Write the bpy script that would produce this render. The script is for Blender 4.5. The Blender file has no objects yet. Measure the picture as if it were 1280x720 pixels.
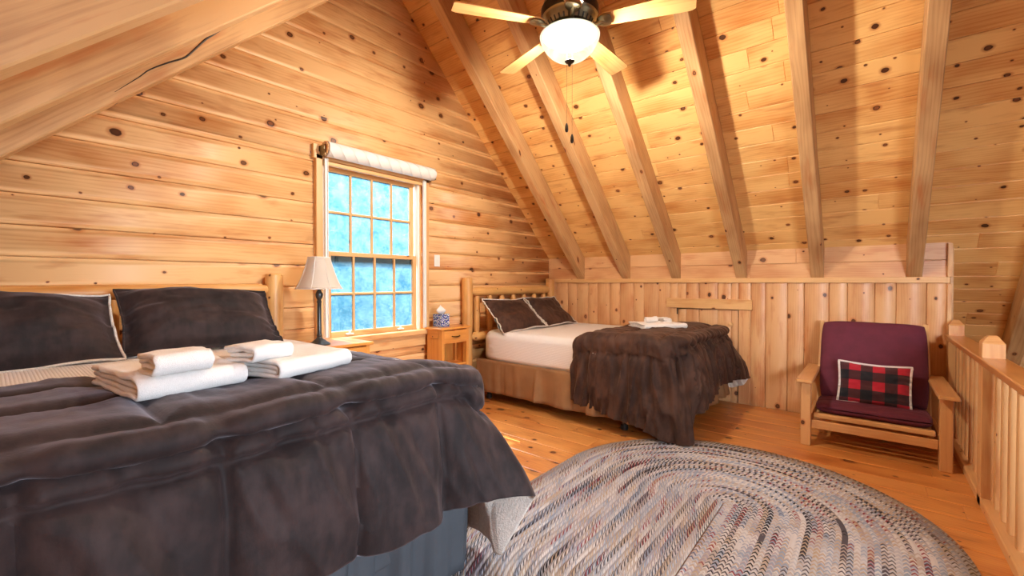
import bpy, math, random
import numpy as np
from mathutils import Vector, Matrix
rng = random.Random(11)
C = bpy.context.scene.collection
PI = math.pi
sc = bpy.context.scene

# ------------------------------------------------------------------ room dimensions (metres)
XG = -3.416      # face of the gable wall with the window
YK = 4.95        # face of the knee wall
XE = 0.508       # end of the knee wall, where the stairwell begins
ZK = 1.293       # top of the knee wall trim
SL = 0.958       # roof slope
YR = 2.24        # ridge
YL = 2*YR-YK     # knee wall on the near side
NS = math.hypot(1, SL)
def zroof(y): return 1.575+SL*(YK-y) if y > YR else 1.575+SL*(y-YL)

# ------------------------------------------------------------------ noise
_perm = np.random.RandomState(5).permutation(256)
_perm = np.concatenate([_perm, _perm])
_grad = np.random.RandomState(6).uniform(-1, 1, 256)
def vnoise(x, y):
    x = np.asarray(x, float); y = np.asarray(y, float)
    xi = np.floor(x).astype(int); yi = np.floor(y).astype(int)
    xf = x-xi; yf = y-yi
    u = xf*xf*xf*(xf*(xf*6-15)+10); v = yf*yf*yf*(yf*(yf*6-15)+10)
    def g(a, b): return _grad[_perm[(_perm[a & 255]+b) & 255]]
    return (g(xi, yi)*(1-u)+g(xi+1, yi)*u)*(1-v)+(g(xi, yi+1)*(1-u)+g(xi+1, yi+1)*u)*v
def fbm(x, y, o=3):
    s = 0; a = 1
    for i in range(o):
        s = s+a*vnoise(np.asarray(x)*2**i+17.3*i, np.asarray(y)*2**i+9.1*i); a *= .5
    return s

# ------------------------------------------------------------------ materials
class NT:
    def __init__(s, name):
        s.m = bpy.data.materials.new(name); s.m.use_nodes = True
        s.t = s.m.node_tree; s.t.nodes.clear()
        s.out = s.t.nodes.new('ShaderNodeOutputMaterial')
    def n(s, typ, props=None, **inp):
        nd = s.t.nodes.new('ShaderNode'+typ)
        for k, v in (props or {}).items(): setattr(nd, k, v)
        for k, v in inp.items():
            key = int(k[1:]) if k[0] == '_' and k[1:].isdigit() else k.replace('_', ' ')
            s.set(nd.inputs[key], v)
        return nd
    def set(s, sock, v):
        if isinstance(v, bpy.types.NodeSocket): s.t.links.new(v, sock)
        elif isinstance(v, bpy.types.Node): s.t.links.new(v.outputs[0], sock)
        else: sock.default_value = v
    def math(s, op, a, b=0.0, c=0.0, clamp=False):
        nd = s.t.nodes.new('ShaderNodeMath'); nd.operation = op; nd.use_clamp = clamp
        s.set(nd.inputs[0], a); s.set(nd.inputs[1], b); s.set(nd.inputs[2], c); return nd.outputs[0]
    def mapr(s, v, a, b, c=0.0, d=1.0, smooth=False):
        nd = s.t.nodes.new('ShaderNodeMapRange')
        if smooth: nd.interpolation_type = 'SMOOTHSTEP'
        for i, q in enumerate((v, a, b, c, d)): s.set(nd.inputs[i], q)
        return nd.outputs[0]
    def mix(s, f, a, b, mode='MIX'):
        nd = s.t.nodes.new('ShaderNodeMix'); nd.data_type = 'RGBA'; nd.blend_type = mode
        s.set(nd.inputs[0], f); s.set(nd.inputs[6], a); s.set(nd.inputs[7], b); return nd.outputs[2]
    def xyz(s, x=0.0, y=0.0, z=0.0):
        nd = s.t.nodes.new('ShaderNodeCombineXYZ')
        s.set(nd.inputs[0], x); s.set(nd.inputs[1], y); s.set(nd.inputs[2], z); return nd.outputs[0]
    def noise(s, vec, scale=1.0, detail=2.0, rough=.5):
        return s.n('TexNoise', Vector=vec, Scale=scale, Detail=detail, Roughness=rough).outputs[0]
    def ramp(s, f, stops, interp='LINEAR'):
        nd = s.t.nodes.new('ShaderNodeValToRGB'); s.set(nd.inputs[0], f)
        cr = nd.color_ramp; cr.interpolation = interp
        while len(cr.elements) < len(stops): cr.elements.new(.5)
        for e, (p, c) in zip(cr.elements, stops): e.position = p; e.color = (*c[:3], 1)
        return nd.outputs[0]
    def bump(s, h, strength=.3, dist=.01):
        return s.n('Bump', Strength=strength, Distance=dist, Height=h).outputs[0]
    def finish(s, shader): s.t.links.new(shader if isinstance(shader, bpy.types.NodeSocket) else shader.outputs[0], s.out.inputs[0]); return s.m
def lin(r, g, b):
    f = lambda c: (c/255/12.92 if c/255 <= .04045 else ((c/255+.055)/1.055)**2.4)
    return (f(r), f(g), f(b), 1)

def wood(name, light, dark, knotc=(70, 38, 18), rough=.45, knots=.5, vscale=70., vary=.35, kscale=4.2, kmax=.026, warm=(178, 96, 40), coat=0.0, stain=.0, gold=None):
    """pine: grain along UV u (metres), knots with halos, tone changing from board to board"""
    t = NT(name)
    uv = t.n('UVMap', {'uv_map': 'UVMap'}).outputs[0]
    sp = t.n('SeparateXYZ', Vector=uv); u, v = sp.outputs[0], sp.outputs[1]
    rn = t.n('Attribute', {'attribute_name': 'rnd'}).outputs['Fac']
    vor = t.n('TexVoronoi', {'voronoi_dimensions': '2D', 'feature': 'F1'}, Vector=t.xyz(u, t.math('MULTIPLY', v, 1.25)), Scale=kscale)
    wob = t.noise(t.xyz(u, v, rn), 28., 2.)
    d = t.math('ADD', t.math('DIVIDE', vor.outputs['Distance'], kscale), t.math('MULTIPLY', t.math('SUBTRACT', wob, .5), .016))
    cs = t.n('SeparateColor', Color=vor.outputs['Color'])
    has = t.math('GREATER_THAN', cs.outputs[0], 1-knots)
    kr = t.math('MULTIPLY', t.mapr(t.math('POWER', cs.outputs[1], 1.7), 0, 1, .0045, kmax), has)
    kr = t.math('ADD', kr, .0001)
    core = t.math('MULTIPLY', t.mapr(d, t.math('MULTIPLY', kr, 1.1), t.math('MULTIPLY', kr, .8), 0, 1, True), has)
    inner = t.math('MULTIPLY', t.mapr(d, t.math('MULTIPLY', kr, .78), t.math('MULTIPLY', kr, .45), 0, 1, True), has)
    pos = t.n('SeparateXYZ', Vector=vor.outputs['Position'])
    du = t.math('SUBTRACT', u, t.math('DIVIDE', pos.outputs[0], kscale))
    dv = t.math('SUBTRACT', t.math('MULTIPLY', v, 1.25), t.math('DIVIDE', pos.outputs[1], kscale))
    du = t.math('MULTIPLY', du, .38)
    da = t.math('ADD', t.math('SQRT', t.math('ADD', t.math('MULTIPLY', du, du), t.math('MULTIPLY', dv, dv))), t.math('MULTIPLY', t.math('SUBTRACT', wob, .5), .012))
    halo = t.math('MULTIPLY', t.mapr(da, t.math('MULTIPLY', kr, 3.2), t.math('MULTIPLY', kr, .6), 0, 1, True), has)
    ring = t.math('MULTIPLY', t.mapr(d, t.math('MULTIPLY', kr, 1.9), t.math('MULTIPLY', kr, 1.05), 0, 1, True), has)
    low = t.noise(t.xyz(t.math('MULTIPLY', u, .9), t.math('MULTIPLY', v, 7.), t.math('MULTIPLY', rn, 40.)), 1., 3.)
    ph = t.math('ADD', t.math('MULTIPLY', v, vscale), t.math('MULTIPLY', low, 11.))
    ph = t.math('ADD', ph, t.math('MULTIPLY', halo, 3.2))
    wave = t.math('MULTIPLY_ADD', t.math('SINE', t.math('MULTIPLY', ph, 2.6)), .5, .5)
    wave = t.math('POWER', wave, 2.2)
    fine = t.noise(t.xyz(t.math('MULTIPLY', u, 5.), t.math('MULTIPLY', v, 190.), rn), 1., 2.)
    blotch = t.noise(t.xyz(t.math('MULTIPLY', u, 2.2), t.math('MULTIPLY', v, 5.), t.math('MULTIPLY', rn, 23.)), 1., 2.)
    f = t.math('ADD', t.math('MULTIPLY', wave, .22), t.math('MULTIPLY', t.math('SUBTRACT', fine, .5), .55))
    f = t.math('ADD', f, t.math('MULTIPLY', t.math('SUBTRACT', blotch, .44), 2.1))
    f = t.math('SUBTRACT', f, t.math('MULTIPLY', halo, .35))
    f = t.math('ADD', f, t.math('MULTIPLY', t.math('SUBTRACT', rn, .5), vary*1.6), clamp=True)
    col = t.mix(f, lin(*light), lin(*dark))
    hal = t.math('MULTIPLY', halo, t.mapr(t.noise(t.xyz(t.math('MULTIPLY', u, 9.), t.math('MULTIPLY', v, 14.), rn), 1., 2.), .42, .7, .0, .5))
    col = t.mix(hal, col, lin(*warm))
    col = t.mix(t.math('MULTIPLY', ring, .55), col, lin(*warm))
    red = t.noise(t.xyz(t.math('MULTIPLY', u, 2.6), t.math('MULTIPLY', v, 13.), t.math('MULTIPLY', rn, 71.)), 1., 3., .6)
    col = t.mix(t.mapr(red, .56, .74, 0, .55), col, lin(*warm))
    if stain:
        st = t.noise(t.xyz(t.math('MULTIPLY', u, 3.), t.math('MULTIPLY', v, 30.), t.math('MULTIPLY', rn, 11.)), 1., 3.)
        col = t.mix(t.mapr(st, .62, .78, 0, stain), col, lin(120, 70, 38))
    col = t.mix(core, col, lin(*knotc))
    col = t.mix(t.math('MULTIPLY', inner, t.math('MULTIPLY', cs.outputs[2], .9)), col, lin(min(255, knotc[0]+78), knotc[1]+52, knotc[2]+34))
    b = t.n('BsdfPrincipled', Base_Color=col, Roughness=rough, Normal=t.bump(t.math('SUBTRACT', fine, t.math('MULTIPLY', core, .8)), .12, .003))
    b.inputs['Specular IOR Level'].default_value = .4
    if coat:
        b.inputs['Coat Weight'].default_value = coat; b.inputs['Coat Roughness'].default_value = .28
    return t.finish(b)

def plain(name, col, rough=.6, metal=0.0, sheen=0.0, sheen_tint=None, noise_amt=0.0, noise_scale=60., bump=0.0, bscale=200., alt=None):
    t = NT(name)
    co = t.n('TexCoord').outputs['Object']
    c = lin(*col)
    if noise_amt or alt:
        a2 = lin(*alt) if alt else tuple(x*(1-noise_amt) for x in c[:3])+(1,)
        c = t.mix(t.mapr(t.noise(co, noise_scale, 4.), .35, .68), c, a2)
    b = t.n('BsdfPrincipled', Base_Color=c, Roughness=rough, Metallic=metal)
    if sheen:
        b.inputs['Sheen Weight'].default_value = sheen
        b.inputs['Sheen Roughness'].default_value = .35
        if sheen_tint: b.inputs['Sheen Tint'].default_value = lin(*sheen_tint)
    if bump: t.set(b.inputs['Normal'], t.bump(t.noise(co, bscale, 2.), bump, .004))
    return t.finish(b)

M = {}
M['gable'] = wood('pine_log_siding', (232, 186, 128), (194, 124, 62), vscale=95, knots=.62, vary=.30, kmax=.03, rough=.46, coat=.04)
M['ceil'] = wood('pine_roof_boards', (240, 194, 124), (202, 130, 62), vscale=110, knots=.75, vary=.28, kscale=4.6, kmax=.025, rough=.45)
M['knee'] = wood('pine_wall_boards', (220, 172, 122), (186, 122, 72), vscale=150, knots=.62, vary=.26, kmax=.026, rough=.4, coat=.15)
M['floor'] = wood('pine_floor_boards', (218, 150, 80), (176, 94, 34), vscale=110, knots=.8, vary=.26, kscale=3.6, kmax=.036, rough=.36, coat=.45, knotc=(58, 28, 12), warm=(140, 66, 20), stain=.55)
M['raft'] = wood('fir_rafters', (208, 166, 116), (158, 112, 70), vscale=90, knots=.35, vary=.2, kscale=2.6, kmax=.03, rough=.55)
M['trim'] = wood('pine_trim', (222, 178, 122), (200, 146, 88), vscale=80, knots=.12, vary=.15, rough=.4)
M['log'] = wood('peeled_cedar_logs', (226, 176, 108), (190, 126, 62), vscale=50, knots=.5, kscale=5., kmax=.016, rough=.45, coat=.1)
M['stand'] = wood('honey_pine_furniture', (222, 156, 76), (196, 118, 46), vscale=60, knots=.2, vary=.15, kmax=.014, rough=.35, coat=.25)
M['chairw'] = wood('chair_ash_wood', (214, 164, 108), (186, 128, 72), vscale=70, knots=.1, vary=.15, rough=.35, coat=.2)
M['rail'] = wood('pine_railing', (220, 172, 116), (190, 130, 76), vscale=60, knots=.4, kscale=4., kmax=.014, vary=.25, rough=.42)
M['railtop'] = wood('varnished_handrail', (204, 142, 78), (176, 108, 48), vscale=60, knots=.25, kmax=.014, vary=.15, rough=.3, coat=.3)
M['blade'] = wood('fan_blade_oak', (222, 172, 112), (178, 116, 60), vscale=95, knots=0.0, vary=.1, rough=.35)
M['white_vinyl'] = plain('white_vinyl', (232, 230, 224), .4)
M['brass'] = plain('antique_brass', (150, 138, 110), .32, .85, noise_amt=.25, noise_scale=14)
M['bronze'] = plain('dark_bronze', (58, 50, 44), .38, .6)
M['black'] = plain('black_plastic', (24, 24, 26), .5)
M['pewter'] = plain('pewter_metal', (82, 86, 88), .35, .7, noise_amt=.35, noise_scale=30)
M['handle'] = plain('drawer_pull_metal', (84, 60, 34), .4, .8)
M['shade'] = NT('lamp_shade_linen')
def velvet(name, c1, c2, tint=(150, 132, 130), sh=.55):
    t = NT(name); co = t.n('TexCoord').outputs['Object']
    big = t.noise(co, 5., 4., .62)
    med = t.noise(t.n('Mapping', Vector=co, Scale=(1., 1., .35)).outputs[0], 26., 3.)
    f = t.math('ADD', t.math('MULTIPLY', big, .65), t.math('MULTIPLY', med, .35))
    f = t.mapr(f, .38, .64, 0, 1, True)
    b = t.n('BsdfPrincipled', Base_Color=t.mix(f, lin(*c1), lin(*c2)), Roughness=.72)
    b.inputs['Sheen Weight'].default_value = sh; b.inputs['Sheen Roughness'].default_value = .4
    b.inputs['Sheen Tint'].default_value = lin(*tint); b.inputs['Specular IOR Level'].default_value = .25
    t.set(b.inputs['Normal'], t.bump(t.math('ADD', med, t.math('MULTIPLY', t.noise(co, 160., 2.), .3)), .25, .006))
    return t.finish(b)
M['velvet'] = velvet('brown_velvet', (31, 24, 25), (56, 43, 42), (180, 172, 180), .5)
M['velvet2'] = velvet('chocolate_velvet', (50, 32, 26), (80, 54, 42), (170, 140, 120), .4)
M['sherpa'] = plain('cream_sherpa', (218, 210, 200), .95, sheen=.3, noise_amt=.18, noise_scale=90, bump=.9, bscale=160)
M['towel'] = plain('white_terry', (236, 232, 228), .95, sheen=.25, noise_amt=.05, noise_scale=120, bump=.7, bscale=420)
M['skirt_grey'] = plain('slate_cotton', (62, 66, 72), .8, noise_amt=.15, noise_scale=8, bump=.08, bscale=300)
M['skirt_tan'] = plain('tan_cotton', (150, 112, 74), .8, noise_amt=.15, noise_scale=8, bump=.08, bscale=300)
M['sheet'] = plain('white_cotton', (232, 226, 216), .85, noise_amt=.06, noise_scale=9)
M['maroon'] = plain('maroon_cotton', (98, 34, 54), .85, sheen=.25, noise_amt=.18, noise_scale=14, bump=.15, bscale=260, sheen_tint=(170, 110, 130))
M['fuzz'] = plain('white_fuzzy_trim', (232, 228, 226), .95, bump=.9, bscale=300)
M['outdoor'] = plain('winter_ground', (46, 62, 70), .9, noise_amt=.2, noise_scale=2)
M['needles'] = plain('conifer_needles', (42, 70, 58), .8, noise_amt=.5, noise_scale=3)
M['bark'] = plain('conifer_bark', (74, 60, 50), .9)

def waffle():
    t = NT('white_waffle_blanket'); uv = t.n('UVMap', {'uv_map': 'UVMap'}).outputs[0]
    s = t.n('SeparateXYZ', Vector=uv)
    w = t.math('MULTIPLY', t.math('SINE', t.math('MULTIPLY', s.outputs[0], 2*PI/.016)), t.math('SINE', t.math('MULTIPLY', s.outputs[1], 2*PI/.022)))
    w2 = t.math('ABSOLUTE', w)
    b = t.n('BsdfPrincipled', Base_Color=t.mix(w2, lin(230, 228, 226), lin(246, 245, 244)), Roughness=.9, Normal=t.bump(w2, .6, .004))
    return t.finish(b)
M['waffle'] = waffle()

def shade_mat():
    t = M['shade']
    b = t.n('BsdfPrincipled', Base_Color=lin(224, 216, 204), Roughness=.85)
    tr = t.n('BsdfTranslucent', Color=lin(230, 215, 190))
    mx = t.n('MixShader', Fac=.35); t.set(mx.inputs[1], b); t.set(mx.inputs[2], tr)
    return t.finish(mx)
M['shade'] = shade_mat()

def bowl_mat():
    t = NT('lit_frosted_bowl'); co = t.n('TexCoord').outputs['Object']
    sw = t.noise(t.n('Mapping', Vector=co, Scale=(2., 2., 14.)).outputs[0], 2.5, 3.)
    col = t.mix(t.mapr(sw, .35, .7), lin(255, 250, 228), lin(250, 226, 176))
    em = t.n('Emission', Color=col, Strength=1.0)
    tr = t.n('BsdfTransparent', Color=(1, .97, .9, 1))
    gl = t.n('BsdfGlossy', Roughness=.15)
    a = t.n('MixShader', Fac=.03); t.set(a.inputs[1], em); t.set(a.inputs[2], gl)
    c = t.n('MixShader', Fac=.26); t.set(c.inputs[1], a); t.set(c.inputs[2], tr)
    return t.finish(c)
M['bowl'] = bowl_mat()

def glass_mat():
    t = NT('filmed_window_glass'); co = t.n('TexCoord').outputs['Object']
    sp = t.mapr(t.noise(co, 55., 4., .7), .45, .75)
    sp2 = t.mapr(t.noise(co, 9., 3., .6), .3, .75)
    f = t.math('ADD', t.math('MULTIPLY', sp, .45), t.math('MULTIPLY', sp2, .55))
    tl = t.n('BsdfTranslucent', Color=t.mix(f, lin(44, 96, 120), lin(122, 162, 178)))
    df = t.n('BsdfDiffuse', Color=lin(80, 140, 164))
    tr = t.n('BsdfTransparent', Color=lin(198, 198, 200))
    a = t.n('MixShader', Fac=.12); t.set(a.inputs[1], tl); t.set(a.inputs[2], df)
    b = t.n('MixShader', Fac=.72); t.set(b.inputs[1], a); t.set(b.inputs[2], tr)
    gl = t.n('BsdfGlossy', Roughness=.08)
    c = t.n('MixShader', Fac=.04); t.set(c.inputs[1], b); t.set(c.inputs[2], gl)
    return t.finish(c)
M['glass'] = glass_mat()

def quilt_mat():
    t = NT('white_quilted_shade'); uv = t.n('UVMap', {'uv_map': 'UVMap'}).outputs[0]
    s = t.n('SeparateXYZ', Vector=uv)
    a = t.math('ABSOLUTE', t.math('SINE', t.math('MULTIPLY', t.math('ADD', s.outputs[0], t.math('MULTIPLY', s.outputs[1], .9)), PI/.11)))
    h = t.math('POWER', a, .35)
    b = t.n('BsdfPrincipled', Base_Color=lin(226, 224, 220), Roughness=.75, Normal=t.bump(h, .8, .012))
    return t.finish(b)
M['quilt'] = quilt_mat()

def plaid_mat():
    t = NT('red_black_buffalo_plaid'); uv = t.n('UVMap', {'uv_map': 'UVMap'}).outputs[0]
    s = t.n('SeparateXYZ', Vector=uv)
    def band(x, off): return t.math('GREATER_THAN', t.math('FRACT', t.math('ADD', t.math('DIVIDE', x, .145), off)), .5)
    bx = band(s.outputs[0], .05); by = band(s.outputs[1], .35)
    twill = t.math('GREATER_THAN', t.math('FRACT', t.math('MULTIPLY', t.math('ADD', s.outputs[0], s.outputs[1]), 160.)), .5)
    both = t.math('MULTIPLY', bx, by); one = t.math('ABSOLUTE', t.math('SUBTRACT', bx, by))
    c = t.mix(one, lin(176, 26, 48), t.mix(twill, lin(84, 28, 36), lin(50, 30, 34)))
    c = t.mix(both, c, lin(20, 22, 32))
    b = t.n('BsdfPrincipled', Base_Color=c, Roughness=.9, Normal=t.bump(t.noise(uv, 260., 2.), .4, .003))
    b.inputs['Sheen Weight'].default_value = .2
    return t.finish(b)
M['plaid'] = plaid_mat()

def tissue_mat():
    t = NT('blue_floral_card'); uv = t.n('UVMap', {'uv_map': 'UVMap'}).outputs[0]
    v1 = t.n('TexVoronoi', {'voronoi_dimensions': '2D'}, Vector=uv, Scale=75.)
    pet = t.math('LESS_THAN', v1.outputs['Distance'], .33)
    cs = t.n('SeparateColor', Color=v1.outputs['Color'])
    pc = t.ramp(cs.outputs[0], [(0, lin(236, 240, 246)), (.5, lin(240, 240, 240)), (.7, lin(90, 160, 210)), (.85, lin(196, 214, 110))], 'CONSTANT')
    c = t.mix(pet, lin(44, 58, 140), pc)
    return t.finish(t.n('BsdfPrincipled', Base_Color=c, Roughness=.5))
M['tissuebox'] = tissue_mat()

def rug_mat():
    t = NT('braided_wool'); uv = t.n('UVMap', {'uv_map': 'UVMap'}).outputs[0]
    s = t.n('SeparateXYZ', Vector=uv); al, dd = s.outputs[0], s.outputs[1]
    W = .024
    rr = t.math('DIVIDE', dd, W); rid = t.math('FLOOR', rr); fr = t.math('SUBTRACT', t.math('FRACT', rr), .5)
    def strand(seed, fq):
        n = t.noise(t.xyz(t.math('MULTIPLY', al, fq), t.math('MULTIPLY', rid, 3.71), seed), 1., 1.5)
        return t.mapr(n, .25, .75)
    stops = [(0, lin(30, 28, 34)), (.20, lin(86, 78, 84)), (.29, lin(196, 180, 168)), (.37, lin(222, 216, 212)), (.46, lin(160, 170, 188)),
             (.53, lin(198, 196, 200)), (.61, lin(196, 172, 146)), (.67, lin(176, 164, 172)), (.74, lin(148, 58, 66)), (.79, lin(206, 198, 192)), (.92, lin(104, 112, 140)), (1, lin(150, 112, 70))]
    ca = t.ramp(strand(1.3, 1.1), stops, 'CONSTANT'); cb = t.ramp(strand(8.8, .8), stops, 'CONSTANT'); cc = t.ramp(strand(15.1, 1.4), stops, 'CONSTANT')
    ph = t.math('ADD', t.math('DIVIDE', al, .034), t.math('MULTIPLY', t.math('ABSOLUTE', fr), .8))
    ph = t.math('FRACT', t.math('ADD', ph, t.math('MULTIPLY', rid, .37)))
    c = t.mix(t.math('GREATER_THAN', ph, .36), ca, cb)
    c = t.mix(t.math('GREATER_THAN', ph, .7), c, cc)
    outer = t.mapr(dd, .86, 1.0)
    on = t.noise(t.xyz(t.math('MULTIPLY', al, .45), 3.3, 1.0), 1., 1.)
    c = t.mix(t.math('MULTIPLY', t.math('MULTIPLY', outer, t.mapr(on, .32, .5)), .75), c, lin(122, 90, 46))
    c = t.mix(.14, c, (0.01, 0.008, 0.006, 1))
    hgt = t.math('ADD', t.math('ABSOLUTE', t.math('SINE', t.math('MULTIPLY', ph, PI*3))), t.noise(uv, 300., 2.))
    b = t.n('BsdfPrincipled', Base_Color=c, Roughness=.95, Normal=t.bump(hgt, .6, .006))
    return t.finish(b)
M['rug'] = rug_mat()

# ------------------------------------------------------------------ mesh building
class MB:
    def __init__(s): s.v = []; s.f = []; s.uv = []; s.r = []; s.mi = []
    def add(s, verts, faces, uvs, mat=0, rnd=None):
        o = len(s.v); r = rng.random() if rnd is None else rnd
        s.v.extend([tuple(map(float, p)) for p in verts])
        for f, u in zip(faces, uvs):
            s.f.append([i+o for i in f]); s.uv.append(u); s.r.append(r); s.mi.append(mat)
    def box(s, c, size, rot=None, ch=.003, mat=0, grain=None):
        """chamfered box, wood grain along its longest side"""
        h = np.array(size)/2.0; ch = min(ch, *(h*.45)); c = np.array(c, float)
        R = np.eye(3) if rot is None else np.array(rot)
        g = int(np.argmax(size)) if grain is None else grain
        vid = {}; V = []
        for sx in (-1, 1):
            for sy in (-1, 1):
                for sz in (-1, 1):
                    sg = np.array((sx, sy, sz))
                    for a in range(3):
                        p = sg*(h-ch); p[a] = sg[a]*h[a]; vid[(sx, sy, sz, a)] = len(V); V.append(p)
        F = []
        def quad(ids, n):
            pts = [V[i] for i in ids]
            nn = np.cross(pts[1]-pts[0], pts[2]-pts[0])
            if np.dot(nn, n) < 0: ids = ids[::-1]
            F.append((list(ids), np.array(n, float)))
        for a in range(3):
            b, d = [(1, 2), (2, 0), (0, 1)][a]
            for sg in (-1, 1):
                ids = []
                for (p, q) in ((-1, -1), (1, -1), (1, 1), (-1, 1)):
                    k = [0, 0, 0]; k[a] = sg; k[b] = p; k[d] = q; ids.append(vid[(*k, a)])
                n = [0, 0, 0]; n[a] = sg; quad(ids, n)
            for p in (-1, 1):
                for q in (-1, 1):
                    k1 = [0, 0, 0]; k1[b] = p; k1[d] = q; k2 = list(k1); k1[a] = -1; k2[a] = 1
                    n = [0, 0, 0]; n[b] = p; n[d] = q
                    quad([vid[(*k1, b)], vid[(*k2, b)], vid[(*k2, d)], vid[(*k1, d)]], n)
        for sx in (-1, 1):
            for sy in (-1, 1):
                for sz in (-1, 1): quad([vid[(sx, sy, sz, a)] for a in range(3)], (sx, sy, sz))
        ou, ov = rng.uniform(0, 40), rng.uniform(0, 40)
        faces, uvs = [], []
        o1, o2 = [k for k in range(3) if k != g]
        for ids, n in F:
            if abs(n[g]) > .9: uu, vv = o1, o2
            else: uu, vv = g, (o1 if abs(n[o1]) < abs(n[o2]) else o2)
            off = .13*(vv == o2)
            faces.append(ids); uvs.append([(V[i][uu]+ou, V[i][vv]+ov+off) for i in ids])
        s.add([c+R@p for p in V], faces, uvs, mat)
    def bar(s, p0, p1, w, d, up=(0, 0, 1), ch=.003, mat=0):
        p0 = np.array(p0, float); p1 = np.array(p1, float); L = np.linalg.norm(p1-p0)
        x = (p1-p0)/L; y = np.cross(up, x); y /= np.linalg.norm(y); z = np.cross(x, y)
        s.box((p0+p1)/2, (L, w, d), np.stack([x, y, z], 1), ch, mat, 0)
    def grid(s, P, UV=None, mat=0, rnd=None, closeu=False, flip=False):
        P = np.asarray(P, float); n, m = P.shape[:2]
        if UV is None:
            du = np.concatenate([np.zeros((1, m)), np.cumsum(np.linalg.norm(np.diff(P, axis=0), axis=2), 0)])
            dv = np.concatenate([np.zeros((n, 1)), np.cumsum(np.linalg.norm(np.diff(P, axis=1), axis=2), 1)], 1)
            UV = np.stack([du, dv], 2)+np.array([rng.uniform(0, 30), rng.uniform(0, 30)])
        F, U = [], []
        for i in range(n-1+(1 if closeu else 0)):
            i2 = (i+1) % n
            for j in range(m-1):
                ids = [i*m+j, i2*m+j, i2*m+j+1, i*m+j+1]
                u = [tuple(UV[i, j]), tuple(UV[i2, j]), tuple(UV[i2, j+1]), tuple(UV[i, j+1])]
                if i2 == 0:
                    d = 2*UV[n-1, j]-UV[n-2, j]; u[1] = tuple(d); u[2] = tuple(2*UV[n-1, j+1]-UV[n-2, j+1])
                if flip: ids = ids[::-1]; u = u[::-1]
                F.append(ids); U.append(u)
        s.add(P.reshape(-1, 3), F, U, mat, rnd)
    def tube(s, pts, rad, seg=14, caps=True, mat=0):
        pts = np.array(pts, float); n = len(pts)
        rad = np.full(n, rad) if np.isscalar(rad) else np.array(rad, float)
        T = np.gradient(pts, axis=0); T /= np.linalg.norm(T, axis=1)[:, None]
        a = np.array((0, 0, 1.)) if abs(T[0][2]) < .9 else np.array((1., 0, 0))
        X = np.cross(a, T[0]); X /= np.linalg.norm(X)
        rings = []; L = 0; UVs = []
        ou, ov = rng.uniform(0, 30), rng.uniform(0, 30)
        for i in range(n):
            X = X-T[i]*np.dot(X, T[i]); X /= np.linalg.norm(X); Y = np.cross(T[i], X)
            th = np.linspace(0, 2*PI, seg+1)
            rings.append(pts[i]+rad[i]*(np.cos(th)[:, None]*X+np.sin(th)[:, None]*Y))
            if i: L += np.linalg.norm(pts[i]-pts[i-1])
            UVs.append(np.stack([np.full(seg+1, L+ou), th*max(rad.max(), .004)+ov], 1))
        P = np.array(rings); r = rng.random()
        o = len(s.v)
        V = P[:, :seg].reshape(-1, 3); F, U = [], []
        for i in range(n-1):
            for j in range(seg):
                j2 = (j+1) % seg
                F.append([i*seg+j, i*seg+j2, (i+1)*seg+j2, (i+1)*seg+j])
                U.append([tuple(UVs[i][j]), tuple(UVs[i][j+1]), tuple(UVs[i+1][j+1]), tuple(UVs[i+1][j])])
        if caps:
            for i, fl in ((0, True), (n-1, False)):
                ids = [i*seg+j for j in range(seg)]; th = np.linspace(0, 2*PI, seg, endpoint=False)
                uu = [(ou+rad[i]*math.cos(a), ov+rad[i]*math.sin(a)) for a in th]
                F.append(ids[::-1] if fl else ids); U.append(uu[::-1] if fl else uu)
        s.add(V, F, U, mat, r)
    def lathe(s, prof, c, seg=32, mat=0, start=0, sweep=2*PI):
        prof = np.array(prof, float); th = np.linspace(0, 2*PI, seg, endpoint=False)
        P = np.zeros((seg, len(prof), 3))
        P[:, :, 0] = c[0]+np.cos(th)[:, None]*prof[None, :, 0]; P[:, :, 1] = c[1]+np.sin(th)[:, None]*prof[None, :, 0]; P[:, :, 2] = c[2]+prof[None, :, 1]
        L = np.concatenate([[0], np.cumsum(np.linalg.norm(np.diff(prof, axis=0), axis=1))])
        UV = np.stack(np.broadcast_arrays(th[:, None]*prof[:, 0].max(), L[None, :]), 2)
        s.grid(P, UV, mat, closeu=True)
    def prism(s, poly, axis, a0, a1, mat=0, ch=0):
        """polygon (2D list) extruded along an axis: x -> poly in (y,z), y -> (x,z), z -> (x,y)"""
        def to3(p, a): return {'x': (a, p[0], p[1]), 'y': (p[0], a, p[1]), 'z': (p[0], p[1], a)}[axis]
        n = len(poly); V = [to3(p, a0) for p in poly]+[to3(p, a1) for p in poly]
        ou, ov = rng.uniform(0, 30), rng.uniform(0, 30); F, U = [], []
        per = [0]
        for i in range(n): per.append(per[-1]+math.dist(poly[i], poly[(i+1) % n]))
        for i in range(n):
            j = (i+1) % n
            F.append([i, j, n+j, n+i]); U.append([(a0+ou, per[i]+ov), (a0+ou, per[i+1]+ov), (a1+ou, per[i+1]+ov), (a1+ou, per[i]+ov)])
        F.append(list(range(n))[::-1]); U.append([(p[0]+ou, p[1]+ov) for p in poly][::-1])
        F.append(list(range(n, 2*n))); U.append([(p[0]+ou, p[1]+ov) for p in poly])
        s.add(V, F, U, mat)
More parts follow.
